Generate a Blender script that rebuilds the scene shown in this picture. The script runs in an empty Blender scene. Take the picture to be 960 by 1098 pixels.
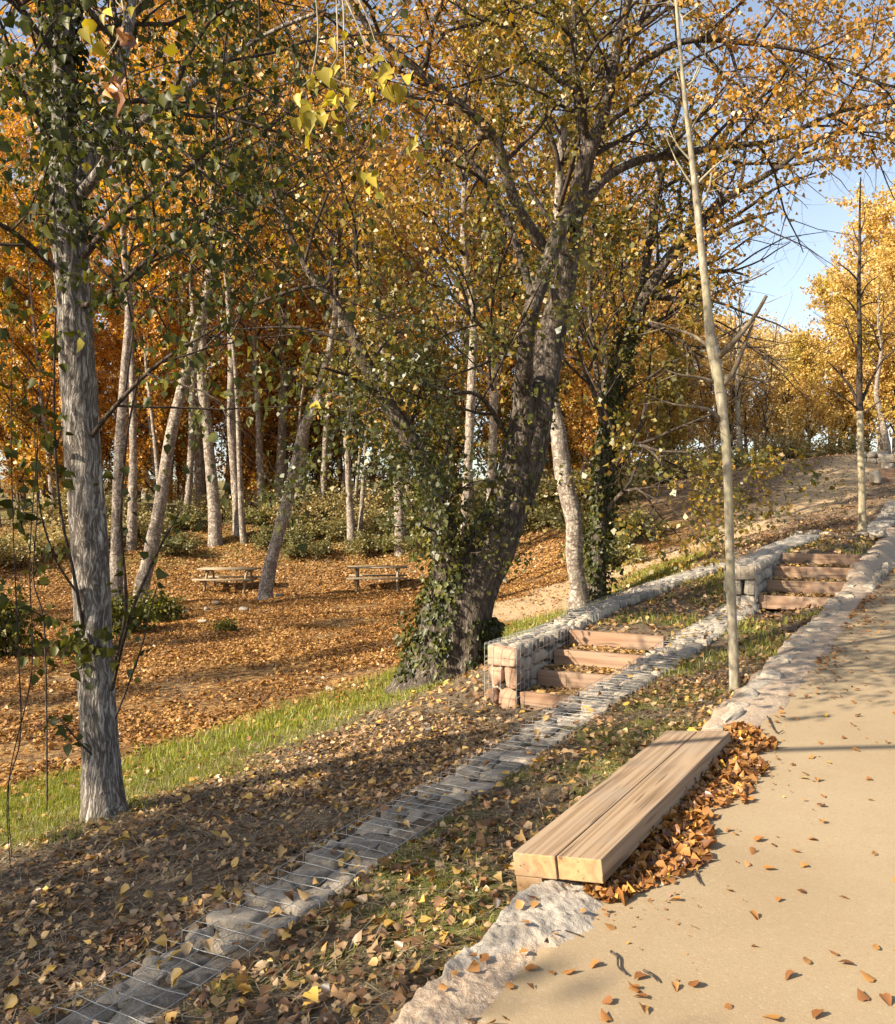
import bpy, math, random
import numpy as np
from mathutils import Vector
R = math.radians
random.seed(7)
RNG = np.random.default_rng(7)
sc = bpy.context.scene
COL = sc.collection

# ------------------------------------------------------------------ camera
F, CX, CY = 1000.0, 480.0, 549.0
CAMZ = 1.6
cam_d = bpy.data.cameras.new('camera'); cam = bpy.data.objects.new('camera', cam_d); COL.objects.link(cam)
cam.location = (0, 0, CAMZ); cam.rotation_euler = (R(90), 0, 0)
cam_d.sensor_width = 36; cam_d.sensor_fit = 'AUTO'; cam_d.lens = 36 * F / 1098.0
cam_d.clip_start = 0.05; cam_d.clip_end = 2000
sc.camera = cam

def PX(px, py, d):
    return np.array([(px - CX) / F * d, d, CAMZ - (py - CY) / F * d])

# path frame: s runs along the path edge uphill, w to the left (down the bank)
UX, UY = 0.495, 0.869
OX, OY = 0.62, 3.87
def SW(X, Y):
    return (X - OX) * UX + (Y - OY) * UY, -(X - OX) * UY + (Y - OY) * UX
def XY(s, w):
    return OX + s * UX - w * UY, OY + s * UY + w * UX
def zpath(s):
    s = np.asarray(s, float)
    return 0.05 + 0.05 * s + 0.07 * np.where(s > 15, s - 15, 0)
def zstrip(s):
    return -0.415 + 0.077 * np.asarray(s, float)

# ------------------------------------------------------------------ noise
def _hash(i, j, k, seed):
    h = (i * 374761393 + j * 668265263 + k * 2147483647 + seed * 974711) & 0xffffffff
    h = ((h ^ (h >> 13)) * 1274126177) & 0xffffffff
    h = (h ^ (h >> 16)) & 0xffff
    return h / 65535.0
def noise3(x, y, z, seed=0):
    x, y, z = np.broadcast_arrays(np.asarray(x, float), np.asarray(y, float), np.asarray(z, float))
    xi, yi, zi = np.floor(x).astype(np.int64), np.floor(y).astype(np.int64), np.floor(z).astype(np.int64)
    fx, fy, fz = x - xi, y - yi, z - zi
    fx, fy, fz = fx * fx * (3 - 2 * fx), fy * fy * (3 - 2 * fy), fz * fz * (3 - 2 * fz)
    r = 0
    for a in (0, 1):
        for b in (0, 1):
            for c in (0, 1):
                wgt = (fx if a else 1 - fx) * (fy if b else 1 - fy) * (fz if c else 1 - fz)
                r = r + wgt * _hash(xi + a, yi + b, zi + c, seed)
    return r * 2 - 1
def fbm(x, y, z, seed=0, o=3):
    r, a, f = 0, 1.0, 1.0
    for i in range(o):
        r = r + a * noise3(np.asarray(x) * f, np.asarray(y) * f, np.asarray(z) * f, seed + i)
        a *= .5; f *= 2.03
    return r

# ------------------------------------------------------------------ mesh helpers
class MB:
    """collects vertices and faces, links them as one mesh object"""
    def __init__(self):
        self.V = []; self.L = []; self.S = []; self.A = []; self.n = 0
    def add(self, V, Fa, tint=0.5):
        V = np.asarray(V, np.float32).reshape(-1, 3)
        if isinstance(Fa, np.ndarray):
            self.L.append(Fa.ravel().astype(np.int64) + self.n)
            self.S.append(np.full(len(Fa), Fa.shape[1], np.int64))
        else:
            self.L.append(np.array([i for f in Fa for i in f], np.int64) + self.n)
            self.S.append(np.array([len(f) for f in Fa], np.int64))
        self.V.append(V)
        self.A.append(np.broadcast_to(np.asarray(tint, np.float32), (len(V),)))
        self.n += len(V)
    def mesh(self, name, mat=None, smooth=False):
        me = bpy.data.meshes.new(name)
        if self.n:
            V = np.concatenate(self.V); L = np.concatenate(self.L); S = np.concatenate(self.S); A = np.concatenate(self.A)
            me.vertices.add(len(V)); me.vertices.foreach_set('co', V.ravel())
            me.loops.add(len(L)); me.loops.foreach_set('vertex_index', L.astype(np.int32))
            me.polygons.add(len(S))
            st = np.concatenate([[0], np.cumsum(S)[:-1]]).astype(np.int32)
            me.polygons.foreach_set('loop_start', st); me.polygons.foreach_set('loop_total', S.astype(np.int32))
            if smooth: me.polygons.foreach_set('use_smooth', np.ones(len(S), bool))
            at = me.attributes.new('tint', 'FLOAT', 'POINT'); at.data.foreach_set('value', A.astype(np.float32))
            me.update(calc_edges=True); me.validate()
        if mat: me.materials.append(mat)
        return me
    def build(self, name, mat, parent=None, smooth=False, loc=None):
        o = bpy.data.objects.new(name, self.mesh(name, mat, smooth)); COL.objects.link(o)
        if parent is not None: o.parent = parent
        if loc is not None: o.location = loc
        return o

def tag(o, label=None, cat=None, group=None, kind=None):
    if label: o['label'] = label
    if cat: o['category'] = cat
    if group: o['group'] = group
    if kind: o['kind'] = kind
    return o
def empty(name, loc=(0, 0, 0), label=None, cat=None, group=None, rz=0):
    o = bpy.data.objects.new(name, None); COL.objects.link(o)
    o.location = loc; o.rotation_euler = (0, 0, rz); o.empty_display_size = .2
    return tag(o, label, cat, group)
def copy_tree(o, parent=None):
    c = o.copy(); COL.objects.link(c)
    if parent is not None: c.parent = parent
    for ch in list(o.children): copy_tree(ch, c)
    return c

def nrm(v):
    v = np.asarray(v, float)
    return v / (np.linalg.norm(v, axis=-1, keepdims=True) + 1e-9)

def tube(mb, P, Rr, n=6, tint=.5, rough=0, seed=0, caps=True):
    P = np.asarray(P, float); Rr = np.asarray(Rr, float); m = len(P)
    T = np.empty_like(P); T[1:-1] = P[2:] - P[:-2]; T[0] = P[1] - P[0]; T[-1] = P[-1] - P[-2]
    T = nrm(T)
    ref = np.array([0, 1., 0]) if abs(T[0][1]) < .8 else np.array([1., 0, 0])
    N = np.empty_like(P)
    a = ref - T[0] * ref.dot(T[0]); N[0] = a / np.linalg.norm(a)
    for i in range(1, m):
        a = N[i - 1] - T[i] * N[i - 1].dot(T[i]); N[i] = a / (np.linalg.norm(a) + 1e-9)
    B = np.cross(T, N)
    th = np.arange(n) * 2 * math.pi / n
    c, s_ = np.cos(th), np.sin(th)
    rad = np.repeat(Rr[:, None], n, 1)
    if rough:
        ln = np.concatenate([[0], np.cumsum(np.linalg.norm(np.diff(P, axis=0), axis=1))])
        rb = np.maximum(Rr.mean(), .02)
        fr = .5 / rb
        nz = fbm(c[None] * 2.2 + 5, s_[None] * 2.2, ln[:, None] * fr * .45, seed, 3)
        nf = noise3(c[None] * 7 + 9, s_[None] * 7, ln[:, None] * fr * .9, seed + 9)
        rad = rad * (1 + rough * nz + rough * .55 * nf)
    V = P[:, None, :] + rad[..., None] * (c[None, :, None] * N[:, None, :] + s_[None, :, None] * B[:, None, :])
    i = np.arange(m - 1)[:, None] * n; j = np.arange(n)[None]; jn = (j + 1) % n
    Q = np.stack([i + j, i + jn, i + n + jn, i + n + j], -1).reshape(-1, 4)
    mb.add(V.reshape(-1, 3), Q, tint)
    if caps and n > 3:
        base = mb.n - m * n
        mb.L.append(np.arange(base + (m - 1) * n, base + m * n)); mb.S.append(np.array([n]))

def resample(P, Rr, step):
    P = np.asarray(P, float); Rr = np.asarray(Rr, float)
    m = len(P)
    t = np.concatenate([[0], np.cumsum(np.linalg.norm(np.diff(P, axis=0), axis=1))])
    k = max(4, int(t[-1] / step) + 1)
    u = np.linspace(0, t[-1], k)
    # Catmull-Rom on uniform-ish knots
    idx = np.clip(np.searchsorted(t, u, side='right') - 1, 0, m - 2)
    f = ((u - t[idx]) / np.maximum(t[idx + 1] - t[idx], 1e-9))[:, None]
    p0 = P[np.maximum(idx - 1, 0)]; p1 = P[idx]; p2 = P[idx + 1]; p3 = P[np.minimum(idx + 2, m - 1)]
    C = .5 * (2 * p1 + (p2 - p0) * f + (2 * p0 - 5 * p1 + 4 * p2 - p3) * f ** 2 + (3 * p1 - p0 - 3 * p2 + p3) * f ** 3)
    return C, np.interp(u, t, Rr)

# leaf faces ---------------------------------------------------------------
def add_leaves(mb, C, axis, normal, size, tint, detail=0, curl=.15):
    """C: bases (n,3); axis: direction towards the tip; detail 0 one folded quad, 1 two four-sided halves, 2 heart outline"""
    n = len(C)
    if n == 0: return
    axis = nrm(axis); side = nrm(np.cross(axis, normal)); nn = np.cross(side, axis)
    size = np.broadcast_to(np.asarray(size, float), (n,))[:, None]
    def pt(a, b, h): return C + size * (axis * a + side * b + nn * h)
    if detail == 0:
        V = np.stack([pt(0, 0, 0), pt(.42, .42, curl), pt(1, 0, -curl * .4), pt(.38, -.42, curl)], 1)
        Q = np.arange(n * 4).reshape(n, 4); k = 4
    elif detail == 1:
        V = np.stack([pt(0, 0, 0), pt(.3, .44, curl), pt(.62, .3, curl * .8), pt(1.05, 0, -curl * .8), pt(.62, -.3, curl * .8), pt(.3, -.44, curl)], 1)
        b = np.arange(n)[:, None] * 6
        Q = np.concatenate([b + np.array([[0, 1, 2, 3]]), b + np.array([[0, 3, 4, 5]])]); k = 6
    else:
        V = np.stack([pt(-.35, 0, .02), pt(.02, 0, 0), pt(-.02, .24, curl * .6), pt(.22, .46, curl), pt(.55, .34, curl), pt(1.1, 0, -curl * .9),
                      pt(.55, -.34, curl), pt(.22, -.46, curl), pt(-.02, -.24, curl * .6), pt(.5, 0, 0), pt(-.35, .02, .02)], 1)
        b = np.arange(n)[:, None] * 11
        qs = [[1, 2, 3, 9], [3, 4, 5, 9], [9, 5, 6, 7], [1, 9, 7, 8]]
        Q = np.concatenate([b + np.array([q]) for q in qs]); k = 11
        mb.add(V.reshape(-1, 3), Q, np.repeat(np.broadcast_to(tint, (n,)), k))
        base = mb.n - n * k
        T3 = (b + np.array([[0, 1, 10]])) + base
        mb.L.append(T3.ravel()); mb.S.append(np.full(n, 3))
        return
    mb.add(V.reshape(-1, 3), Q, np.repeat(np.broadcast_to(tint, (n,)), k))

# ------------------------------------------------------------------ materials
def new_mat(name):
    m = bpy.data.materials.new(name); m.use_nodes = True
    nt = m.node_tree; nt.nodes.clear()
    return m, nt
class NT:
    def __init__(self, nt): self.nt = nt
    def n(self, typ, **kw):
        nd = self.nt.nodes.new(typ)
        for k, v in kw.items():
            if k.startswith('i_'):
                key = k[2:].replace('_', ' ')
                nd.inputs[key].default_value = v
            else: setattr(nd, k, v)
        return nd
    def l(self, a, b): self.nt.links.new(a, b)
    def ramp(self, fac, stops, interp='LINEAR'):
        r = self.n('ShaderNodeValToRGB'); e = r.color_ramp.elements; r.color_ramp.interpolation = interp
        while len(e) < len(stops): e.new(.5)
        for el, (p, c) in zip(e, stops):
            el.position = p; el.color = (c[0], c[1], c[2], 1)
        self.l(fac, r.inputs[0]); return r.outputs[0]
    def noise(self, vec, scale, detail=4, rough=.55, dist=0):
        t = self.n('ShaderNodeTexNoise'); t.inputs['Scale'].default_value = scale; t.inputs['Detail'].default_value = detail
        t.inputs['Roughness'].default_value = rough; t.inputs['Distortion'].default_value = dist
        if vec is not None: self.l(vec, t.inputs['Vector'])
        return t.outputs[0]
    def voro(self, vec, scale, feature='F1', out=0, rand=1.):
        t = self.n('ShaderNodeTexVoronoi', feature=feature); t.inputs['Scale'].default_value = scale
        t.inputs['Randomness'].default_value = rand
        if vec is not None: self.l(vec, t.inputs['Vector'])
        return t.outputs[out]
    def math(self, op, a, b=None, clamp=False):
        m = self.n('ShaderNodeMath', operation=op, use_clamp=clamp)
        for i, v in enumerate((a, b)):
            if v is None: continue
            if isinstance(v, (int, float)): m.inputs[i].default_value = v
            else: self.l(v, m.inputs[i])
        return m.outputs[0]
    def mix(self, fac, a, b, typ='MIX'):
        m = self.n('ShaderNodeMix', data_type='RGBA', blend_type=typ)
        for i, v in ((0, fac), (6, a), (7, b)):
            if isinstance(v, (int, float)): m.inputs[i].default_value = v
            elif isinstance(v, tuple): m.inputs[i].default_value = (*v, 1)
            else: self.l(v, m.inputs[i])
        return m.outputs[2]
    def obj(self, scale=(1, 1, 1), gen='Object'):
        t = self.n('ShaderNodeTexCoord'); mp = self.n('ShaderNodeMapping'); mp.inputs['Scale'].default_value = scale
        self.l(t.outputs[gen], mp.inputs[0]); return mp.outputs[0]
    def attr(self, name):
        a = self.n('ShaderNodeAttribute', attribute_name=name); return a.outputs['Fac']
    def bump(self, h, strength=.5, dist=.02, nrm=None):
        b = self.n('ShaderNodeBump'); b.inputs['Strength'].default_value = strength; b.inputs['Distance'].default_value = dist
        self.l(h, b.inputs['Height'])
        if nrm is not None: self.l(nrm, b.inputs['Normal'])
        return b.outputs[0]
    def principled(self, col, rough=.85, spec=.25, nrm=None, metal=0):
        p = self.n('ShaderNodeBsdfPrincipled'); o = self.n('ShaderNodeOutputMaterial')
        if isinstance(col, tuple): p.inputs['Base Color'].default_value = (*col, 1)
        else: self.l(col, p.inputs['Base Color'])
        if isinstance(rough, (int, float)): p.inputs['Roughness'].default_value = rough
        else: self.l(rough, p.inputs['Roughness'])
        p.inputs['Specular IOR Level'].default_value = spec; p.inputs['Metallic'].default_value = metal
        if nrm is not None: self.l(nrm, p.inputs['Normal'])
        self.l(p.outputs[0], o.inputs[0]); return p

def leaf_mat(name, stops, transl=.38, vary=.12, gloss=.05):
    m, nt = new_mat(name); t = NT(nt)
    oi = t.n('ShaderNodeObjectInfo')
    f = t.math('ADD', t.attr('tint'), t.math('MULTIPLY', t.math('SUBTRACT', oi.outputs['Random'], .5), vary * 2))
    col = t.ramp(f, stops)
    d = t.n('ShaderNodeBsdfDiffuse'); tr = t.n('ShaderNodeBsdfTranslucent'); g = t.n('ShaderNodeBsdfGlossy')
    t.l(col, d.inputs[0])
    hs = t.n('ShaderNodeHueSaturation'); hs.inputs['Saturation'].default_value = 1.12; hs.inputs['Value'].default_value = 1.15
    t.l(col, hs.inputs['Color']); t.l(hs.outputs[0], tr.inputs[0])
    g.inputs['Roughness'].default_value = .45
    mx = t.n('ShaderNodeMixShader'); mx.inputs[0].default_value = transl; t.l(d.outputs[0], mx.inputs[1]); t.l(tr.outputs[0], mx.inputs[2])
    mx2 = t.n('ShaderNodeMixShader'); mx2.inputs[0].default_value = gloss; t.l(mx.outputs[0], mx2.inputs[1]); t.l(g.outputs[0], mx2.inputs[2])
    o = t.n('ShaderNodeOutputMaterial'); t.l(mx2.outputs[0], o.inputs[0])
    return m

M = {}
M['leaf_green'] = leaf_mat('leaf_green', [(0, (.03, .036, .008)), (.35, (.065, .07, .013)), (.62, (.15, .14, .022)), (.85, (.36, .28, .04)), (1, (.58, .45, .07))], .34, 0, .02)
M['leaf_olive'] = leaf_mat('leaf_olive', [(0, (.04, .05, .012)), (.3, (.11, .11, .02)), (.52, (.27, .2, .033)), (.72, (.47, .26, .042)), (1, (.5, .225, .045))], .35, .03)
M['leaf_orange'] = leaf_mat('leaf_orange', [(0, (.1, .11, .025)), (.22, (.4, .26, .042)), (.5, (.62, .29, .048)), (.8, (.67, .38, .085)), (1, (.68, .5, .18))], .4, .18)
M['leaf_yellow'] = leaf_mat('leaf_yellow', [(0, (.16, .17, .035)), (.25, (.42, .34, .06)), (.55, (.62, .41, .1)), (.8, (.68, .45, .14)), (1, (.7, .54, .25))], .38, .14)
M['leaf_ivy'] = leaf_mat('leaf_ivy', [(0, (.028, .034, .009)), (.6, (.065, .072, .016)), (1, (.16, .15, .03))], .25, .05, .03)
M['leaf_bush'] = leaf_mat('leaf_bush', [(0, (.07, .075, .025)), (.4, (.18, .165, .055)), (.75, (.3, .25, .09)), (1, (.5, .37, .15))], .3, .15)
M['leaf_litter'] = leaf_mat('leaf_litter', [(0, (.06, .035, .02)), (.2, (.17, .085, .035)), (.42, (.37, .2, .085)), (.6, (.46, .32, .17)), (.78, (.52, .31, .09)), (1, (.62, .4, .08))], .15, 0, .06)
M['leaf_carpet'] = leaf_mat('leaf_carpet', [(0, (.085, .045, .022)), (.35, (.28, .135, .042)), (.7, (.45, .24, .072)), (1, (.57, .39, .16))], .15, 0, .04)
M['leaf_pile'] = leaf_mat('leaf_pile', [(0, (.16, .065, .025)), (.4, (.36, .16, .045)), (.8, (.5, .26, .07)), (1, (.64, .44, .07))], .2, 0, .06)
M['grass'] = leaf_mat('grass', [(0, (.06, .075, .014)), (.5, (.23, .25, .035)), (.85, (.42, .4, .065)), (1, (.5, .44, .16))], .4, 0, .03)
M['dry_straw'] = leaf_mat('dry_straw', [(0, (.1, .07, .045)), (.5, (.3, .225, .14)), (1, (.54, .45, .3))], .15, 0, .03)

def bark_mat(name, dark, mid, light, sx=9, sz=1.6, bump=.8, dist=.03, spot=None, blotch=None):
    m, nt = new_mat(name); t = NT(nt)
    warp = t.n('ShaderNodeTexNoise'); warp.inputs['Scale'].default_value = 2.6; warp.inputs['Detail'].default_value = 3
    o0 = t.obj(); t.l(o0, warp.inputs['Vector'])
    wv = t.n('ShaderNodeVectorMath', operation='SCALE'); wv.inputs['Scale'].default_value = .16; t.l(warp.outputs['Color'], wv.inputs[0])
    wa = t.n('ShaderNodeVectorMath', operation='ADD'); t.l(o0, wa.inputs[0]); t.l(wv.outputs[0], wa.inputs[1])
    mp = t.n('ShaderNodeMapping'); mp.inputs['Scale'].default_value = (sx, sx, sz); t.l(wa.outputs[0], mp.inputs[0])
    n1 = t.noise(mp.outputs[0], 1.2, 6, .65, .3)
    n2 = t.noise(mp.outputs[0], 2.3, 4, .6, .2)
    rid = t.math('MULTIPLY', t.math('ABSOLUTE', t.math('SUBTRACT', n2, .5)), 4.2, True)
    h = t.math('ADD', t.math('MULTIPLY', n1, .62), t.math('MULTIPLY', rid, .42))
    col = t.ramp(h, [(.34, dark), (.5, mid), (.78, light)])
    big = t.noise(t.obj((1.4, 1.4, .5)), 1.3, 3)
    col = t.mix(t.math('MULTIPLY', big, .75), col, t.mix(.5, col, dark))
    if spot:
        sp = t.noise(t.obj((7, 7, 22)), 1, 3)
        col = t.mix(t.ramp(sp, [(.56, (0, 0, 0)), (.64, (1, 1, 1))]), col, spot)
    if blotch:
        sp = t.noise(t.obj((5, 5, 2.2)), 1, 4)
        col = t.mix(t.ramp(sp, [(.5, (0, 0, 0)), (.56, (1, 1, 1))]), col, blotch)
    fine = t.noise(t.obj((40, 40, 12)), 1, 4, .7)
    hb = t.math('ADD', h, t.math('MULTIPLY', fine, .25))
    t.principled(col, .92, .12, t.bump(hb, bump, dist))
    return m
M['bark_grey'] = bark_mat('bark_grey', (.11, .09, .075), (.42, .38, .33), (.68, .63, .55), 17, 1.7, 1.0, .03)
M['bark_dark'] = bark_mat('bark_dark', (.06, .047, .036), (.165, .135, .105), (.34, .285, .225), 8, 2.0, 1.0, .05)
M['bark_pale'] = bark_mat('bark_pale', (.15, .12, .095), (.42, .36, .29), (.6, .54, .45), 6, 3.4, .6, .02, spot=(.12, .09, .07))
M['bark_twig'] = bark_mat('bark_twig', (.04, .03, .024), (.09, .07, .055), (.16, .13, .1), 10, 3, .3, .01)
M['bark_plane'] = bark_mat('bark_plane', (.25, .21, .15), (.41, .36, .265), (.54, .485, .38), 7, 2.6, .35, .01, blotch=(.33, .29, .19))
M['bark_limb'] = bark_mat('bark_limb', (.13, .1, .07), (.22, .175, .12), (.32, .26, .18), 9, 3, .3, .008)
M['bark_wrap'] = bark_mat('bark_wrap', (.3, .25, .16), (.42, .36, .24), (.52, .46, .33), 10, 3, .2, .008)

def ground_mat():
    m, nt = new_mat('ground'); t = NT(nt)
    v = t.obj()
    n1 = t.noise(v, 1.1, 6, .6); n2 = t.noise(v, 14, 6, .7); n3 = t.noise(v, 60, 3, .7)
    soil = t.ramp(n2, [(.25, (.07, .05, .034)), (.5, (.16, .12, .08)), (.75, (.3, .23, .155))])
    cells = t.n('ShaderNodeTexVoronoi'); cells.inputs['Scale'].default_value = 15; t.l(v, cells.inputs['Vector'])
    sep = t.n('ShaderNodeSeparateColor'); t.l(cells.outputs['Color'], sep.inputs[0])
    carpet = t.ramp(sep.outputs[0], [(0, (.08, .042, .02)), (.4, (.21, .105, .035)), (.8, (.36, .2, .07)), (1, (.46, .32, .14))])
    carpet = t.mix(t.ramp(n1, [(.35, (0, 0, 0)), (.6, (1, 1, 1))]), t.mix(.45, carpet, soil), carpet)
    green = t.ramp(n2, [(.3, (.06, .07, .016)), (.6, (.18, .19, .035)), (.8, (.28, .25, .065))])
    tan = t.ramp(n2, [(.28, (.11, .075, .045)), (.5, (.21, .15, .095)), (.75, (.34, .26, .17))])
    col = t.mix(t.attr('orange'), soil, carpet)
    col = t.mix(t.attr('tan'), col, tan)
    col = t.mix(t.attr('pale'), col, t.ramp(n2, [(.25, (.3, .2, .11)), (.5, (.46, .33, .19)), (.8, (.56, .43, .27))]))  # lighter ground colour of the painted sunlit streak
    gm = t.math('MULTIPLY', t.attr('green'), t.ramp(t.noise(v, 2.2, 4), [(.3, (.25, .25, .25)), (.55, (1, 1, 1))]))
    col = t.mix(gm, col, green)
    hb = t.math('ADD', n2, t.math('MULTIPLY', n3, .5))
    t.principled(col, .95, .1, t.bump(hb, .8, .05))
    return m
M['ground'] = ground_mat()

def path_mat():
    m, nt = new_mat('path_sand'); t = NT(nt)
    v = t.obj()
    big = t.noise(v, .7, 4, .55, .4); mid = t.noise(v, 5, 5, .6); fine = t.noise(v, 190, 3, .8)
    col = t.ramp(big, [(.3, (.28, .213, .13)), (.55, (.335, .26, .16)), (.75, (.38, .3, .193))])
    col = t.mix(t.ramp(mid, [(.5, (0, 0, 0)), (.75, (.6, .6, .6))]), col, (.33, .24, .145))
    col = t.mix(t.ramp(fine, [(.3, (.55, .55, .55)), (.6, (0, 0, 0))]), col, (.27, .18, .1))
    sp = t.voro(v, 55)
    col = t.mix(t.ramp(sp, [(.06, (.5, .5, .5)), (.14, (0, 0, 0))]), col, (.24, .16, .1))
    stain = t.noise(v, 1.7, 6, .7, 1.5)
    col = t.mix(t.ramp(stain, [(.6, (0, 0, 0)), (.7, (.3, .3, .3))]), col, (.27, .19, .11))
    hb = t.math('ADD', t.math('MULTIPLY', fine, .6), mid)
    peb = t.n('ShaderNodeTexVoronoi'); peb.inputs['Scale'].default_value = 105; t.l(v, peb.inputs['Vector'])
    sepp = t.n('ShaderNodeSeparateColor'); t.l(peb.outputs['Color'], sepp.inputs[0])
    col = t.mix(t.ramp(sepp.outputs[0], [(.78, (0, 0, 0)), (1, (.4, .4, .4))]), col, (.25, .18, .12))
    col = t.mix(t.ramp(sepp.outputs[1], [(.85, (0, 0, 0)), (1, (.12, .12, .12))]), col, (.58, .5, .38))
    hb = t.math('ADD', hb, t.math('MULTIPLY', peb.outputs[0], -.35))
    t.principled(col, .93, .12, t.bump(hb, .3, .006))
    return m
M['path'] = path_mat()

def stone_mat(name, stops, bump=.7, dist=.02, sc_=9, speck=None):
    m, nt = new_mat(name); t = NT(nt)
    v = t.obj()
    oi = t.n('ShaderNodeObjectInfo')
    n1 = t.noise(v, sc_, 7, .65, .5); n2 = t.noise(v, sc_ * 7, 4, .7)
    f = t.math('ADD', n1, t.math('MULTIPLY', t.math('SUBTRACT', t.attr('tint'), .5), .55))
    f = t.math('ADD', f, t.math('MULTIPLY', t.math('SUBTRACT', oi.outputs['Random'], .5), .2))
    col = t.ramp(f, stops)
    if speck:
        col = t.mix(t.ramp(n2, [(.55, (0, 0, 0)), (.68, (.8, .8, .8))]), col, speck)
    t.principled(col, .9, .2, t.bump(t.math('ADD', n1, t.math('MULTIPLY', n2, .45)), bump, dist))
    return m
M['stone'] = stone_mat('gabion_stone', [(.15, (.16, .135, .105)), (.4, (.35, .295, .23)), (.6, (.48, .405, .31)), (.85, (.56, .45, .32))], 1.0, .03, 11)
M['stone_pink'] = stone_mat('gabion_stone_pink', [(.15, (.2, .115, .07)), (.45, (.4, .235, .145)), (.8, (.52, .35, .235))])
M['edge_stone'] = stone_mat('edge_stone', [(.15, (.2, .165, .125)), (.4, (.36, .31, .245)), (.65, (.45, .385, .3)), (.9, (.5, .4, .29))], 1.0, .03, 11)
def lip_mat():
    m, nt = new_mat('rough_edge_stone'); t = NT(nt)
    v = t.obj()
    n1 = t.noise(v, 5, 7, .65, .8); n2 = t.noise(v, 42, 4, .75); n3 = t.voro(v, 60)
    rock = t.ramp(n1, [(.3, (.2, .17, .14)), (.5, (.36, .315, .26)), (.7, (.48, .425, .35))])
    mort = t.ramp(n2, [(.25, (.22, .15, .1)), (.5, (.4, .3, .21)), (.75, (.52, .42, .31))])
    mort = t.mix(t.ramp(n3, [(.12, (.5, .5, .5)), (.3, (0, 0, 0))]), mort, (.58, .5, .42))
    col = t.mix(t.attr('tint'), mort, rock)
    t.principled(col, .92, .15, t.bump(t.math('ADD', t.math('MULTIPLY', n1, .8), t.math('MULTIPLY', n2, .6)), .9, .02))
    return m
M['lip'] = lip_mat()

def wood_mat(name, a, b, c, grain=1., end=None):
    """planks run along local X"""
    m, nt = new_mat(name); t = NT(nt)
    oi = t.n('ShaderNodeObjectInfo')
    tc = t.n('ShaderNodeTexCoord'); off = t.n('ShaderNodeVectorMath', operation='ADD')
    cmb = t.n('ShaderNodeCombineXYZ'); t.l(t.math('MULTIPLY', oi.outputs['Random'], 9), cmb.inputs[0]); t.l(t.math('MULTIPLY', oi.outputs['Random'], 1.7), cmb.inputs[1])
    t.l(tc.outputs['Object'], off.inputs[0]); t.l(cmb.outputs[0], off.inputs[1])
    mp = t.n('ShaderNodeMapping'); mp.inputs['Scale'].default_value = (.28, 9, 9); t.l(off.outputs[0], mp.inputs[0])
    n0 = t.noise(mp.outputs[0], .9, 2, .5)
    rings = t.math('PINGPONG', t.math('MULTIPLY', n0, 17 * grain), 1.0)
    mp2 = t.n('ShaderNodeMapping'); mp2.inputs['Scale'].default_value = (3, 110, 110); t.l(off.outputs[0], mp2.inputs[0])
    fib = t.noise(mp2.outputs[0], 1, 3, .6)
    f = t.math('ADD', t.math('MULTIPLY', rings, .5), t.math('MULTIPLY', fib, .5))
    col = t.ramp(f, [(.2, a), (.5, b), (.85, c)])
    wear = t.noise(off.outputs[0], 3.0, 5, .6)
    col = t.mix(t.ramp(wear, [(.45, (0, 0, 0)), (.7, (.7, .7, .7))]), col, t.mix(.6, col, (.26, .23, .19)))
    mp3 = t.n('ShaderNodeMapping'); mp3.inputs['Scale'].default_value = (1.1, 26, 26); t.l(off.outputs[0], mp3.inputs[0])
    crk = t.noise(mp3.outputs[0], 1, 2, .5)
    col = t.mix(t.ramp(crk, [(.66, (0, 0, 0)), (.7, (.75, .75, .75))]), col, (.1, .065, .04))
    kn = t.voro(mp3.outputs[0], .9)
    col = t.mix(t.ramp(kn, [(.05, (.8, .8, .8)), (.13, (0, 0, 0))]), col, (.15, .08, .04))
    t.principled(col, .75, .25, t.bump(f, .3, .004))
    return m
M['wood_bench'] = wood_mat('wood_bench', (.21, .138, .078), (.305, .21, .13), (.37, .27, .175))
M['wood_end'] = wood_mat('wood_end', (.27, .15, .07), (.36, .215, .1), (.43, .275, .135), .6)
M['wood_step'] = wood_mat('wood_step', (.225, .125, .073), (.31, .19, .115), (.37, .24, .155), .5)
M['wood_table'] = wood_mat('wood_table', (.2, .15, .09), (.29, .225, .14), (.36, .29, .19))
def simple(name, col, rough=.6, metal=0, spec=.4):
    m, nt = new_mat(name); t = NT(nt)
    n1 = t.noise(t.obj(), 30, 3)
    t.principled(t.mix(t.math('MULTIPLY', n1, .5), col, tuple(c * .6 for c in col)), rough, spec, None, metal); return m
M['wire'] = simple('galvanised_wire', (.46, .45, .42), .5, .35)
M['bolt'] = simple('dark_bolt', (.06, .055, .05), .5, .6)

# ------------------------------------------------------------------ terrain
CP = []
def cpx(px, py, d): CP.append(tuple(PX(px, py, d)))
def cps(s, w, z):
    X, Y = XY(s, w); CP.append((X, Y, float(z)))
for s in np.arange(-5, 9.6, 1.3):
    zp = float(zpath(s))
    cps(s, .35, zp - max(.3 - .02 * s, .12)); cps(s, -.4, zp - .22); cps(s, -2.5, zp - .22); cps(s, -5, zp - .15)
    cps(s, 1.5, zstrip(s)); cps(s, 1.8, zstrip(s)); cps(s, .9, (zp - .25 + zstrip(s)) / 2 - .02)
for s in np.arange(10.5, 40, 2.2):
    zp = float(zpath(s)); cps(s, -.4, zp - .2); cps(s, -4, zp - .15)
for s, z in ((11.6, .98), (13.5, 1.06), (15.4, 1.14)):
    cps(s, .5, z); cps(s, 1.2, z)
for s, z in ((-4, -.85), (-1, -.62), (2, -.44), (4, -.42), (4.9, -.44), (6.9, .2), (8.2, .28), (10, .38), (12, .48), (14, .6)):
    cps(s, 2.3, z)
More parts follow.
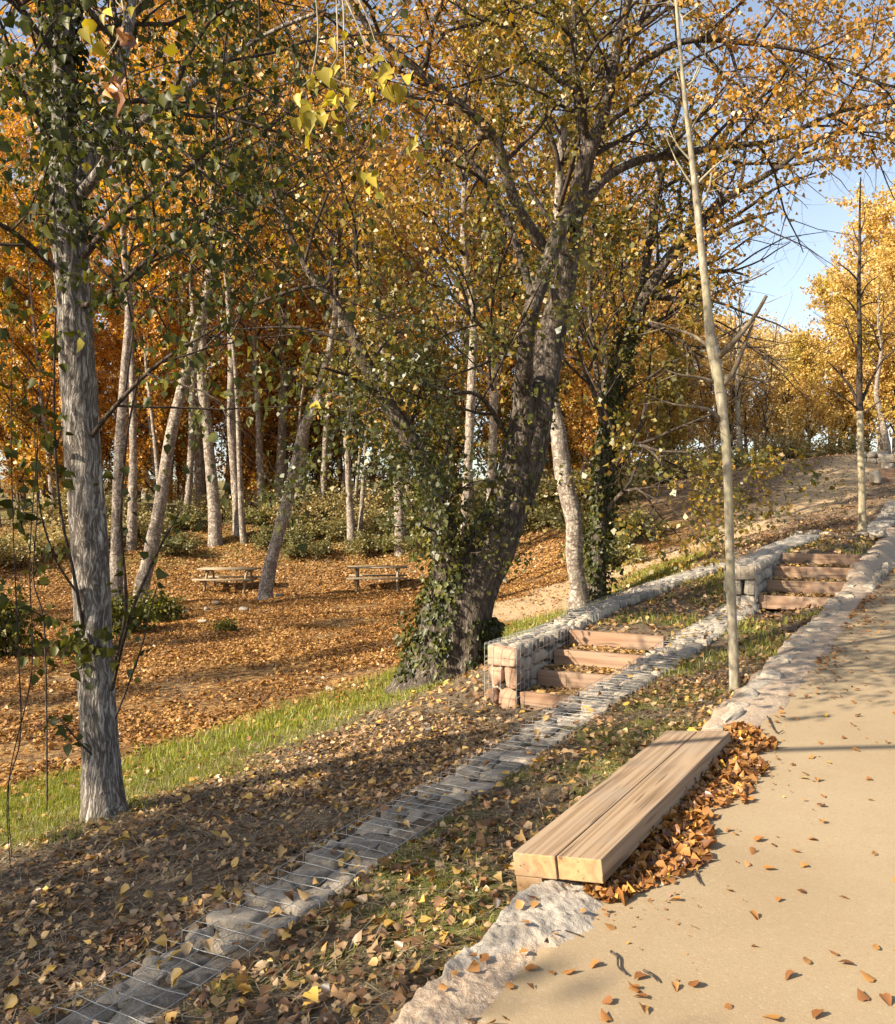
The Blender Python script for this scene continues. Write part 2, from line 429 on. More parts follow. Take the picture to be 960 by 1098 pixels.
for s, z in ((4.6, -.46), (5.5, -.4), (7, .02), (9, .22), (12, .36), (15, .48)): cps(s, 3.5, z)
for s, z in ((-5, -1.), (-2, -.85), (1.2, -.75), (4, -.7), (7.1, -.62), (10, -.3), (13, -.2)): cps(s, 4.6, z)
for s, z in ((-5, -1.15), (-1, -1.05), (3, -.98), (6, -.95), (9, -.78), (12, -.5)): cps(s, 6.8, z)
for s, z in ((-4, -1.2), (2, -1.1), (8, -.95)): cps(s, 10, z)
for a in ((560, 650, 19.8), (540, 625, 28), (700, 600, 24), (800, 570, 25), (870, 540, 28), (905, 510, 33), (690, 530, 33), (830, 497, 36),
          (920, 487, 38), (720, 580, 27), (924, 573, 19), (960, 542, 24), (950, 518, 30), (890, 560, 22), (405, 628, 30), (245, 630, 30), (620, 595, 27),
          (640, 560, 30)): cpx(*a)
CP += [(-10, 12, -1.15), (-6, 20, -.95), (-1, 20, -.8), (-14, 28, -.8), (-3, 26, -.8), (-14, 20, -1.0), (-22, 20, -.9),
       (-8, 36, 1.0), (-14, 36, 1.1), (-2, 37, 1.1), (3, 37, 1.3), (-24, 36, .9), (-20, 45, 1.6), (-5, 48, 1.7), (5, 48, 1.8),
       (10, 47, 2.6), (16, 52, 3.5), (26, 45, 4.6), (20, 30, 2.8), (12, 15, .9), (9, 5, .25), (30, 20, 2.2), (22, 5, 1.0),
       (-10, -8, -1.3), (0, -8, -.5), (8, -8, -.3), (-30, -10, -1.2), (-35, 20, -.5), (20, -20, .2), (-10, -30, -1), (40, 60, 6),
       (0, 70, 2.5), (-40, 60, 2.5), (-60, 10, 0), (60, 10, 3), (-100, 120, 6), (0, 140, 6), (100, 140, 9), (-120, -60, 0), (120, -60, 3), (0, -110, 0)]
CP = np.array(CP)
def _k(d2): return np.sqrt(d2 + .16)
D2 = ((CP[:, None, :2] - CP[None, :, :2]) ** 2).sum(-1)
_A = -_k(D2) + 0
np.fill_diagonal(_A, np.diag(_A) - .03 * 0)
nC = len(CP)
SYS = np.zeros((nC + 1, nC + 1)); SYS[:nC, :nC] = -_k(D2) + np.eye(nC) * .03; SYS[:nC, nC] = 1; SYS[nC, :nC] = 1
SOL = np.linalg.solve(SYS, np.concatenate([CP[:, 2], [0]]))
def smooth(a, b, x):
    t = np.clip((x - a) / (b - a), 0, 1); return t * t * (3 - 2 * t)
def terr(X, Y):
    X = np.atleast_1d(np.asarray(X, float)); Y = np.atleast_1d(np.asarray(Y, float)); sh = X.shape
    X = X.ravel(); Y = Y.ravel(); out = np.empty(len(X))
    for i in range(0, len(X), 20000):
        x, y = X[i:i + 20000, None], Y[i:i + 20000, None]
        out[i:i + 20000] = -_k((x - CP[None, :, 0]) ** 2 + (y - CP[None, :, 1]) ** 2) @ SOL[:nC] + SOL[nC]
    s, w = SW(X, Y)
    # stays below the path slab
    zp = zpath(s)
    inside = (w < .12) & (w > -3.6) & (s > -9) & (s < 45)
    out = np.where(inside, np.minimum(out, zp - .12), out)
    # cut for the stairs
    cut = np.full_like(out, 99.)
    m1 = (s > 5.1) & (s < 6.75) & (w > 1.6) & (w < 3.1)
    cut = np.where(m1, -.44 + (s - 5.3) / 1.35 * .64 - .14, cut)
    m2 = (s > 9.35) & (s < 11.4) & (w > 0) & (w < 1.6)
    cut = np.where(m2, .32 + (s - 9.6) / 1.75 * .66 - .16, cut)
    out = np.minimum(out, cut)
    # gentle unevenness
    dist = np.hypot(X, Y)
    amp = .02 + .05 * smooth(10, 30, dist) + .5 * smooth(50, 120, dist)
    fl = smooth(.3, .6, w)
    out = out + amp * fbm(X * .9, Y * .9, 0, 3, 3) * fl
    return out.reshape(sh)
def tz(X, Y): return float(terr([X], [Y])[0])

def grid_axis(lo, hi, c, d0, n_lo, n_hi):
    def side(L, n):
        k = 1.0
        a, b = 1e-4, 12.
        for _ in range(60):
            k = (a + b) / 2
            if np.sinh(k) / k * d0 * n < L: a = k
            else: b = k
        return np.sinh(np.linspace(0, 1, n + 1) * k) / k * d0 * n
    l = side(c - lo, n_lo); h = side(hi - c, n_hi)
    return np.concatenate([c - l[::-1], c + h[1:]])
gx = grid_axis(-260, 260, 1, .11, 170, 190); gy = grid_axis(-160, 420, 7, .11, 130, 260)
GX, GY = np.meshgrid(gx, gy, indexing='xy')
GZ = terr(GX, GY)

def zone(X, Y):
    """where grass, the orange leaf carpet, dusty soil and the painted sunlit streak lie"""
    s, w = SW(X, Y)
    n = fbm(X * .5, Y * .5, 0, 21, 3); n2 = fbm(X * 1.7, Y * 1.7, 0, 31, 3)
    # green belt: polyline
    pts = [(-5.6, 3.4), (-4.1, 6.0), (-3.0, 8.1), (-1.85, 10.4), (-.6, 12.5), (1.5, 15.9), (3.2, 18.5), (5, 21)]
    dmin = np.full(np.shape(X), 1e9)
    for (ax, ay), (bx, by) in zip(pts[:-1], pts[1:]):
        t = np.clip(((X - ax) * (bx - ax) + (Y - ay) * (by - ay)) / ((bx - ax) ** 2 + (by - ay) ** 2), 0, 1)
        dmin = np.minimum(dmin, np.hypot(X - ax - t * (bx - ax), Y - ay - t * (by - ay)))
    belt = 1 - smooth(.6, 1.25, dmin + .3 * n2)
    lawn = np.where((w > .25) & (w < 1.5) & (s < 9.6), smooth(-.25, .45, n2 + .1) * .75, 0)
    terrace = np.where((w > 1.2) & (w < 3.1) & (s > 6.6) & (s < 13), smooth(-.4, .5, n2) * .7, 0)
    land = np.where((w > 0) & (w < 1.6) & (s > 11.3) & (s < 15.6), smooth(-.2, .5, n2) * .5, 0)
    bank = smooth(31, 34.5, Y - .1 * X + 1.2 * n) * (1 - smooth(4, 7, X)) * .55
    green = np.clip(belt + lawn + terrace + land + bank, 0, 1)
    orange = smooth(4.4, 6.2, w + .5 * n) * (1 - smooth(34, 38, Y))
    orange = np.maximum(orange * (1 - .75 * smooth(22, 30, s - .7 * (w - 5))), .0)
    tan = smooth(13.5, 17.5, s + .5 * n2) * smooth(.3, 1, w) * (1 - orange)
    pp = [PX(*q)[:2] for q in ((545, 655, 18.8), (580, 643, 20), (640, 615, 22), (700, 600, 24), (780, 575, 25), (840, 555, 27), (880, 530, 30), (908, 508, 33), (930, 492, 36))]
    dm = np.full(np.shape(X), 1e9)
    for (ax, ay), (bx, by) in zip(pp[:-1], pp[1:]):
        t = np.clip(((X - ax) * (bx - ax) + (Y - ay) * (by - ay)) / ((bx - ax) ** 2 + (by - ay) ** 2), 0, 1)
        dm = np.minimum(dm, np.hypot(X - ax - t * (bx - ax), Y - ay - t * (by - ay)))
    pale = 1 - smooth(.7, 1.8, dm + .35 * n2)  # sunlit streak up the hillside, its brightness put into the ground colour
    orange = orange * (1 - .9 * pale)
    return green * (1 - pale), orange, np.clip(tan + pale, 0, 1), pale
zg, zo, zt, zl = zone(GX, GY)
ny, nx = GX.shape
gmb = MB()
ii = (np.arange(ny - 1)[:, None] * nx + np.arange(nx - 1)[None]).ravel()
gmb.add(np.stack([GX, GY, GZ], -1).reshape(-1, 3), np.stack([ii, ii + 1, ii + nx + 1, ii + nx], -1))
ground = gmb.build('ground', M['ground'], smooth=True); tag(ground, kind='structure')
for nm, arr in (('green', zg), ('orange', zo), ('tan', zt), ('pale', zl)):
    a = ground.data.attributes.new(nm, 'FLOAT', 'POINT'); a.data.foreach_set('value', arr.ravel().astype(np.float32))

# ------------------------------------------------------------------ path
def path_top(s, w): return zpath(s) + .006 * fbm(np.asarray(s) * .8, np.asarray(w) * .8, 0, 5, 2) + .012 * np.clip(w + 1.2, -2, 0)
ss = np.arange(-8, 44, .12); ww = np.concatenate([np.arange(.06, -1.6, -.06), np.arange(-1.7, -3.55, -.3)])
S_, W_ = np.meshgrid(ss, ww, indexing='ij')
Xp, Yp = XY(S_, W_); Zp = path_top(S_, W_)
Zp[:, 0] = Zp[:, 0] - .2; Zp[:, -1] -= .25
pm = MB(); a, b = S_.shape
ii = (np.arange(a - 1)[:, None] * b + np.arange(b - 1)[None]).ravel()
pm.add(np.stack([Xp, Yp, Zp], -1).reshape(-1, 3), np.stack([ii, ii + 1, ii + b + 1, ii + b], -1)[:, ::-1])
tag(pm.build('path', M['path'], smooth=True), kind='structure')

# mortar bed under the edging stones, from the bench to the landing
s_ = np.arange(2.2, 17.0, .07); w_ = np.linspace(-.2, .3, 14)
S_, W_ = np.meshgrid(s_, w_, indexing='ij')
prof = np.interp(w_, [-.2, -.15, 0, .15, .24, .27, .3], [-.02, .008, .02, .02, .0, -.2, -.45])
lift = .24 * smooth(9.5, 11.3, S_) * smooth(-.18, .1, W_) * (1 - .0 * S_)
jag = .035 * noise3(S_ * 5, 0, 0, 8)
Xp, Yp = XY(S_, W_ + jag * smooth(-.05, .25, W_) + .05 * noise3(S_ * 1.8, 3, 0, 9) * (1 - smooth(-.2, 0, W_)))
Zp = zpath(S_) + prof[None] + lift + .012 * fbm(S_ * 9, W_ * 9, 0, 12, 3)
km = MB(); a, b = S_.shape
ii = (np.arange(a - 1)[:, None] * b + np.arange(b - 1)[None]).ravel()
km.add(np.stack([Xp, Yp, Zp], -1).reshape(-1, 3), np.stack([ii, ii + 1, ii + b + 1, ii + b], -1), 0.12)
tag(km.build('kerb', M['lip'], smooth=True), kind='structure')

# rough stone lip in the foreground, a big block set in gravelly mortar
s_ = np.arange(-2.4, .32, .009); w_ = np.arange(-.27, .35, .009)
S_, W_ = np.meshgrid(s_, w_, indexing='ij')
edge = .27 - .13 * smooth(-.3, -.05, s_) + .05 * fbm(s_ * 2.2, 0, 0, 14, 3) + .02 * noise3(s_ * 12, 0, 0, 15)
inner = -.16 + .06 * fbm(s_ * 1.3, 4, 0, 17, 2) + .02 * fbm(s_ * 9, 4, 0, 16, 3)
wn = (W_ - inner[:, None]) / (edge - inner)[:, None]
ridge = 1 - np.abs(fbm(S_ * 4.5 + 1, W_ * 6, 0, 20, 4))
bump = .018 * fbm(S_ * 2.6, W_ * 3, 0, 18, 3) + .0045 * fbm(S_ * 26, W_ * 26, 0, 19, 3)
rockmask = smooth(.1, .28, fbm(S_ * 1.1 + 2.2, W_ * 1.6, 0, 24, 2) * .45 + .42 * np.exp(-((S_ + .42) / .38) ** 2) + .35 * (W_ - .02) / .3 * np.exp(-((S_ + .5) / .6) ** 2))
facet = np.round(fbm(S_ * 2.5 + 3, W_ * 3.5, 0, 27, 2) * 3) / 3 * .016 + (ridge - .8) * .016
Zp = zpath(S_) - .004 + (bump + .012) * smooth(0, .6, wn) + rockmask * (.008 + facet * 1.15) * smooth(0, .3, wn) + .004 * fbm(S_ * 60, W_ * 60, 0, 29, 2)
Zp = np.where(wn > 1, Zp - np.clip((W_ - edge[:, None]) * 7, 0, .45), Zp)
Zp = np.where(wn < 0, zpath(S_) - .012 - .2 * (-wn), Zp)
Xp, Yp = XY(S_, W_)
km = MB(); a, b = S_.shape
ii = (np.arange(a - 1)[:, None] * b + np.arange(b - 1)[None]).ravel()
km.add(np.stack([Xp, Yp, Zp], -1).reshape(-1, 3), np.stack([ii, ii + 1, ii + b + 1, ii + b], -1), rockmask.ravel())
LIP = (S_, W_, Zp)
tag(km.build('edging_rock', M['lip'], smooth=True), 'large rough pale rock set in pinkish mortar at the near end of the bench', 'rock')

# ------------------------------------------------------------------ stones
import bmesh
def ico(sub):
    bm = bmesh.new(); bmesh.ops.create_icosphere(bm, subdivisions=sub, radius=1)
    V = np.array([v.co[:] for v in bm.verts]); Fc = np.array([[v.index for v in f.verts] for f in bm.faces]); bm.free(); return V, Fc
ICO2, ICO3, ICO4 = ico(2), ico(3), ico(4)
def stone(mb, c, dims, rot=0, seed=0, tint=None, tilt=.12, blocky=.35, hi=False, rough=.09):
    V, Fc = ICO4 if hi == 2 else ICO3 if hi else ICO2
    rng = np.random.default_rng(seed)
    v = np.sign(V) * np.abs(V) ** blocky
    v = v / np.abs(v).max(0)
    # a few random cut planes make flat faces
    for _ in range(14 if hi == 2 else 7):
        nrm_ = nrm(rng.normal(size=3)); dd = v @ nrm_; lim = rng.uniform(.72, 1.12)
        v = v - np.clip(dd - lim, 0, None)[:, None] * nrm_
    v = v + rough * fbm(V[:, 0] * 1.6 + seed, V[:, 1] * 1.6, V[:, 2] * 1.6, seed % 97, 3)[:, None] * V
    if hi == 2: v = v * (1 + .035 * fbm(V[:, 0] * 6, V[:, 1] * 6, V[:, 2] * 6, seed % 89, 3))[:, None]
    v = v * np.asarray(dims) / 2
    a, b, g = rot, rng.normal(0, tilt), rng.normal(0, tilt)
    Rz = np.array([[math.cos(a), -math.sin(a), 0], [math.sin(a), math.cos(a), 0], [0, 0, 1]])
    Rx = np.array([[1, 0, 0], [0, math.cos(b), -math.sin(b)], [0, math.sin(b), math.cos(b)]])
    Ry = np.array([[math.cos(g), 0, math.sin(g)], [0, 1, 0], [-math.sin(g), 0, math.cos(g)]])
    mb.add(v @ (Rz @ Rx @ Ry).T + np.asarray(c), Fc, rng.uniform(0, 1) if tint is None else tint)

ANG = math.atan2(UY, UX)
# edging stones beside the path
k = 0; s = 2.42
rs = np.random.default_rng(3)
while s < 13.6:
    L = rs.uniform(.18, .42); wd = rs.uniform(.15, .26); h = rs.uniform(.07, .12)
    w = .12 + rs.normal(0, .02)
    X, Y = XY(s + L / 2, w)
    lift = .2 * float(smooth(9.5, 11.3, np.array(s)))
    z = float(zpath(s + L / 2)) - .034 + lift + rs.uniform(-.015, .012)
    mb = MB(); stone(mb, (0, 0, 0), (L * 1.02, wd, h + .06), 0, 100 + k, None, .05, .36, 2, .12)
    o = mb.build('edging_stone', M['edge_stone'], loc=(X, Y, z), smooth=True)
    o.rotation_euler = (rs.normal(0, .05), rs.normal(0, .05) - .05, ANG + rs.normal(0, .12))
    tag(o, 'rough pale stone in the row edging the sandy path beyond the bench', 'stone', 'rough stones edging the path')
    if 9.5 < s < 12.6:   # second row facing the path where the kerb is higher
        X, Y = XY(s + L / 2 + .1, -.06)
        mb = MB(); stone(mb, (0, 0, 0), (L * .95, .24, .16), 0, 300 + k, None, .1, .36, 2, .12)
        o = mb.build('edging_stone', M['edge_stone'], loc=(X, Y, z - .13 * (lift / .2)), smooth=True); o.rotation_euler = (0, -.05, ANG + rs.normal(0, .15))
        tag(o, 'rough pale stone in the row edging the sandy path beyond the bench', 'stone', 'rough stones edging the path')
    s += L * .98; k += 1

# ------------------------------------------------------------------ gabions
def wire(mb, pts, r=.0022): tube(mb, pts, np.full(len(pts), r), 5, .5, 0, 0, False)
def gabion_strip(name, label, s0, s1, wl, wr, zf, depth=.25, seed=0, cell=.1, size=.22):
    """a wire basket whose stone top runs along the bank; wl, wr: functions of s"""
    root = empty(name, (*XY(s0, wl(s0)), float(zf(s0))), label, 'gabion')
    rng = np.random.default_rng(seed)
    mb = MB()
    s = s0
    def P(s, w, dz=0):
        X, Y = XY(s, w); return np.array([X, Y, float(zf(s)) + dz])
    base = P(s0, wl(s0))
    while s < s1:
        L = rng.uniform(size * .8, size * 1.35)
        wa, wb = wr(s), wl(s); n = 2 if rng.random() < .75 else 3
        cuts = np.sort(np.concatenate([[wa, wb], wa + (wb - wa) * (np.arange(1, n) / n + rng.normal(0, .07, n - 1))]))
        for a, b in zip(cuts[:-1], cuts[1:]):
            ll = L * rng.uniform(.85, 1.05); h = rng.uniform(.13, .2)
            p = P(s + L / 2 + rng.normal(0, .02), (a + b) / 2, -h / 2 - .006 + rng.normal(0, .006))
            stone(mb, p - base, (ll * 1.06, (b - a) * 1.08, h), ANG + rng.normal(0, .12), seed * 1000 + int(rng.integers(1e5)), None, .04, .3, s < 6, .08)
        s += L * .94
    for _ in range(int((s1 - s0) * 12)):
        q = rng.uniform(s0, s1); f = rng.random(); r = rng.uniform(.05, .1)
        stone(mb, P(q, wr(q) + (wl(q) - wr(q)) * f, -.05 + rng.normal(0, .012)) - base, (r * 1.3, r, r), rng.uniform(0, 3), int(rng.integers(1e6)), None, .3, .5, False, .12)
    # packed core below the top layer of stones
    ss = np.arange(s0, s1 + .01, .25)
    core = []
    for q in ss:
        for w_, dz in ((wl(q) - .015, -.09), (wr(q) + .015, -.09), (wr(q) + .015, -depth), (wl(q) - .015, -depth)):
            core.append(P(q, w_, dz) - base)
    m = len(ss); ii = np.arange(m - 1)[:, None] * 4
    Q = np.concatenate([ii + np.array([[j, (j + 1) % 4, 4 + (j + 1) % 4, 4 + j]]) for j in range(4)])
    mb.add(np.array(core), Q, .1)
    mb.add(np.array(core[:4]), [(0, 1, 2, 3)], .1); mb.add(np.array(core[-4:]), [(3, 2, 1, 0)], .1)
    o = mb.build('stone_fill', M['stone'], root, True)
    wm = MB()
    ss = np.arange(s0, s1, cell)
    for q in ss:
        wl_, wr_ = wl(q), wr(q)
        t_ = np.linspace(0, 1, 5); q2 = q + .012 * noise3(q * 9, 0, 0, seed)
        wire(wm, [P(q2, wl_ + .01, -.14) - base] + [P(q2 + rng.normal(0, .006), wl_ + (wr_ - wl_) * t, .006 + .009 * rng.random()) - base for t in t_] + [P(q2, wr_ - .01, -.14) - base])
    for f in np.linspace(0, 1, 5):
        wire(wm, [P(q, wl(q) + (wr(q) - wl(q)) * f + rng.normal(0, .004), .01 + .005 * math.sin(q * 3 + f * 9)) - base for q in np.arange(s0, s1 + .01, .15)])
    for dz in (-.1,):
        for fn in (wl, wr):
            wire(wm, [P(q, fn(q) + (.01 if fn is wl else -.01), dz) - base for q in np.arange(s0, s1 + .01, .3)])
    wm.build('wire_mesh', M['wire'], root, True)
    return root
wl0 = lambda s: float(np.interp(s, [-2, 2, 6, 9.6], [1.99, 1.9, 1.72, 1.62]))
gabion_strip('gabion_strip', 'long strip of wire-caged stones lying flush in the bank below the bench', -2.6, 9.35, wl0, lambda s: wl0(s) - .43,
             lambda s: zstrip(s) + .035 + .012 * math.sin(s * 2.1), .28, 1)
gabion_strip('gabion_strip', 'shaded strip of wire-caged stones running from the lower stair up towards the pale tree', 6.75, 17, lambda s: 3.2 - .0 * s, lambda s: 2.82,
             lambda s: float(np.interp(s, [6.7, 7.4, 10.5, 15.4, 18], [.22, .33, .46, .6, .72])), .3, 2)
gabion_strip('gabion_strip', 'pale stone strip closing the far edge of the upper landing', 0, 1, lambda s: 0, lambda s: 0, lambda s: 0, .2, 3) if False else None

def gabion_block(name, label, s0, s1, w0, w1, zb, ztop, seed, pink_front=True, size=.19):
    """box gabion with a stone face; ztop is a function of s"""
    X0, Y0 = XY(s0, (w0 + w1) / 2); base = np.array([X0, Y0, zb(s0)])
    root = empty(name, base, label, 'gabion')
    rng = np.random.default_rng(seed)
    def P(s, w, z): X, Y = XY(s, w); return np.array([X, Y, z]) - base
    front, body, wm = MB(), MB(), MB()
    # front face: a few squared blocks
    H = ztop(s0) - zb(s0); rows = 3
    for r in range(rows):
        z0 = zb(s0) + H * r / rows; cut = [0, rng.uniform(.35, .65), 1] if r != 2 else [0, 1]
        for a, b in zip(cut[:-1], cut[1:]):
            wa, wb = w0 + (w1 - w0) * a, w0 + (w1 - w0) * b
            stone(front, P(s0 + .07, (wa + wb) / 2, z0 + H / rows / 2), (.15, (wb - wa) * .98, H / rows * .97), ANG + rng.normal(0, .03), seed * 77 + r * 9 + int(a * 10), None, .02, .26, True, .05)
    s = s0 + .14
    while s < s1:
        L = rng.uniform(size * .8, size * 1.4); H = ztop(s) - zb(s); rows = max(2, int(round(H / .14)))
        for r in range(rows):
            z0 = zb(s) + H * r / rows
            n = 2
            for a in range(n):
                wa, wb = w0 + (w1 - w0) * a / n, w0 + (w1 - w0) * (a + 1) / n
                stone(body, P(s + L / 2 + rng.normal(0, .03), (wa + wb) / 2, z0 + H / rows / 2), (L * 1.03, (wb - wa) * 1.03, H / rows * 1.05), ANG + rng.normal(0, .08), seed * 131 + int(rng.integers(1e6)), None, .05, .38, False, .09)
        s += L * .95
    front.build('front_stones', M['stone_pink'] if pink_front else M['edge_stone'], root, True)
    body.build('stone_fill', M['stone'], root, True)
    e = .012
    for q in np.arange(s0 - .01, s1 + .01, .1):
        wire(wm, [P(q, w1 + e, zb(q)), P(q, w1 + e, ztop(q) + e), P(q, w0 - e, ztop(q) + e), P(q, w0 - e, zb(q))])
    for w_ in np.linspace(w0 - e, w1 + e, 5):
        wire(wm, [P(s0 - e, w_, zb(s0)), P(s0 - e, w_, ztop(s0) + e)] + [P(q, w_, ztop(q) + e + .002) for q in np.arange(s0 + .2, s1 + .05, .2)])
    H = ztop(s0) - zb(s0)
    for f in np.linspace(0, 1, 6):
        wire(wm, [P(s1, w1 + e, zb(s1) + (ztop(s1) - zb(s1)) * f), P(s0 - e, w1 + e, zb(s0) + H * f), P(s0 - e, w0 - e, zb(s0) + H * f), P(s1, w0 - e, zb(s1) + (ztop(s1) - zb(s1)) * f)])
    wm.build('wire_mesh', M['wire'], root, True)
    return root
gabion_block('gabion_pier', 'gabion pier with pink squared stones at the foot of the lower stair', 5.2, 6.8, 2.85, 3.2,
             lambda s: float(np.interp(s, [5.2, 6.8], [-.5, -.1])), lambda s: float(np.interp(s, [5.2, 6.8], [.19, .23])), 5)
gabion_block('gabion_wall', 'grey gabion wall beside the upper stair, behind the slim bare tree', 9.4, 15.4, 1.26, 1.66,
             lambda s: float(np.interp(s, [9.4, 15.4], [.26, .9])), lambda s: float(np.interp(s, [9.4, 11.4, 15.4], [.87, 1.0, 1.16])), 6, False, .24)

# ------------------------------------------------------------------ boxes / timber
def beam(name, mat, dims, loc, rz, parent=None, rx=0, ry=0, bev=.006, end_mat=None):
    bm = bmesh.new(); bmesh.ops.create_cube(bm, size=1)
    for v in bm.verts: v.co = Vector((v.co.x * dims[0], v.co.y * dims[1], v.co.z * dims[2]))
    bmesh.ops.bevel(bm, geom=list(bm.edges), offset=bev, segments=2, affect='EDGES', profile=.6)
    me = bpy.data.meshes.new(name); bm.normal_update()
    me.materials.append(mat)
    if end_mat:
        me.materials.append(end_mat)
        for f in bm.faces:
            if abs(f.normal.x) > .9: f.material_index = 1
    bm.to_mesh(me); bm.free()
    o = bpy.data.objects.new(name, me); COL.objects.link(o)
    o.location = loc; o.rotation_euler = (rx, ry, rz)
    if parent: o.parent = parent
    return o

# bench ------------------------------------------------------------
A = np.array([.27, 3.93, .165]); Bq = np.array([.27 + .4 * .869, 3.93 - .4 * .495, .205])
Lb = 2.25; dirb = np.array([.4935, .8692, .0255])
cb = (A + Bq) / 2 + dirb * Lb / 2
bench = empty('timber_bench', (cb[0], cb[1], cb[2]), 'low bench of two thick wooden planks at the edge of the sandy path', 'bench')
bench.rotation_euler = (0, 0, 0)
from mathutils import Matrix
ex = Vector(dirb).normalized(); ey = (Vector(A) - Vector(Bq)).normalized(); ez = ex.cross(ey).normalized(); ey = ez.cross(ex)
RM = Matrix((ex, ey, ez)).transposed().to_4x4()
bench.matrix_world = Matrix.Translation(cb) @ RM
beam('seat_plank', M['wood_bench'], (Lb, .193, .096), (0, .1005, -.048), 0, bench, bev=.005, end_mat=M['wood_end'])
plank = beam('seat_plank', M['wood_bench'], (Lb, .193, .096), (.004, -.1005, -.047), 0, bench, bev=.005, end_mat=M['wood_end'])
for xx in (-Lb / 2 + .055, Lb / 2 - .2):
    beam('support_block', M['wood_end'], (.1, .12, .34), (xx, .135, -.098 - .17), 0, bench, bev=.004)
for xx in (.28, .62, .92, 1.06):
    sx_ = MB(); tube(sx_, [(xx, -.095, -.012), (xx, -.1005, -.012)], [.009, .009], 10)
    sx_.build('bolt', M['bolt'], plank)

# stairs -----------------------------------------------------------
def stair(label, s0, s1, wl, wr, z0, z1, n, th=.16, thick=.1, seed=0, litter=True):
    X, Y = XY(s0, (wl(0) + wr(0)) / 2)
    root = empty('timber_stair', (X, Y, z0), label, 'stair')
    rng = np.random.default_rng(seed)
    for i in range(n):
        f = i / (n - 1); s = s0 + (s1 - s0) * f; a, b = wl(f), wr(f); w = (a + b) / 2
        X_, Y_ = XY(s, w); zt_ = z0 + (z1 - z0) * (i + 1) / n + .0
        beam('riser_timber', M['wood_step'], (abs(a - b), thick, th + .03), (X_ - X, Y_ - Y, zt_ - th / 2 - .015 - z0), ANG - math.pi / 2 + rng.normal(0, .008), root, ry=rng.normal(0, .004), bev=.008)
        # earth tread behind this timber
        sn = s + (s1 - s0) / (n - 1)
        if i == n - 1: continue
        q = np.linspace(s + thick / 2 - .01, sn - thick / 2 + .03, 7); u = np.linspace(0, 1, 12)
        Q, U = np.meshgrid(q, u, indexing='ij'); Wm = a + (b - a) * U
        Xt, Yt = XY(Q, Wm); Zt = zt_ - .035 + .022 * (Q - s) / (sn - s) * 2 + .012 * fbm(Q * 9, Wm * 9, 0, seed + i, 2)
        tm = MB(); m_, k_ = Q.shape
        ii = (np.arange(m_ - 1)[:, None] * k_ + np.arange(k_ - 1)[None]).ravel()
        tm.add(np.stack([Xt - X, Yt - Y, Zt - z0], -1).reshape(-1, 3), np.stack([ii, ii + 1, ii + k_ + 1, ii + k_], -1)[:, ::-1])
        low = np.stack([Xt - X, Yt - Y, Zt - z0 - .2], -1)
        # closed underside so it is a slab of earth
        tm.add(low.reshape(-1, 3), np.stack([ii, ii + 1, ii + k_ + 1, ii + k_], -1))
        o = tm.build('earth_tread', M['ground'], root, True)
        TREADS.append((q, a, b, zt_ - .03))
    return root
TREADS = []
stair('lower stair of four timber risers with leaf-covered earth treads below the bare slim tree', 5.32, 6.68, lambda f: 2.84, lambda f: 1.74 - .04 * f, -.47, .2, 4, .155, .09, 1)
stair('upper stair of four timber risers beside the path edge', 9.6, 11.35, lambda f: 1.25, lambda f: .16, .29, .97, 4, .15, .09, 2)

# landing border
def border(label, s, wa, wb, z, seed):
    rng = np.random.default_rng(seed); mb = MB(); X, Y = XY(s, (wa + wb) / 2); w = wa
    while w < wb:
        L = rng.uniform(.2, .34)
        x, y = XY(s + rng.normal(0, .02), w + L / 2)
        stone(mb, (x - X, y - Y, rng.normal(0, .01)), (L, .3, .16), ANG + math.pi / 2 + rng.normal(0, .05), seed * 50 + int(rng.integers(1e5)), rng.uniform(.4, 1), .03, .3, False, .06)
        w += L * .96
    o = mb.build('stone_border', M['edge_stone'], None, True, (X, Y, z)); tag(o, label, 'stone border')
border('row of pale stones closing the far side of the upper landing', 15.55, .1, 1.75, 1.16, 4)

# far stairs and gabions up the hill at the right
def far_block(label, p0, dims, seed):
    rng = np.random.default_rng(seed); mb = MB()
    nx_, nz_ = max(1, int(dims[0] / .35)), max(1, int(round(dims[2] / .3))); ny_ = max(1, int(dims[1] / .35))
    for i in range(nx_):
        for j in range(nz_):
            for k_ in range(ny_):
                c = ((i + .5) / nx_ * dims[0] - dims[0] / 2, (k_ + .5) / ny_ * dims[1] - dims[1] / 2, (j + .5) / nz_ * dims[2])
                stone(mb, c, (dims[0] / nx_ * 1.03, dims[1] / ny_ * 1.03, dims[2] / nz_ * 1.03), rng.normal(0, .04), seed * 40 + i * 9 + j * 3 + k_, rng.uniform(.3, .8), .02, .2, True, .05)
    o = mb.build('gabion_block', M['edge_stone'], None, True, p0); o.rotation_euler = (0, 0, ANG - math.pi / 2)
    tag(o, label, 'gabion')
p = PX(938, 517, 30); far_block('small pale gabion block beside the farthest stair on the hill', (p[0], p[1], p[2] - .05), (.36, .6, .42), 31)
p = PX(951, 503, 34); far_block('stone block above the farthest stair under the yellow trees', (p[0], p[1], p[2] - .15), (.5, .5, .75), 32)
p = PX(935, 491, 36); far_block('low pale stone wall on the crest of the hill at the right', (p[0], p[1], p[2] - .3), (1.1, .4, .55), 33)
p = PX(957, 545, 24); far_block('flat pale stone block at the end of the hillside stone strip', (p[0] + .1, p[1], p[2] - .1), (.5, .5, .28), 34)
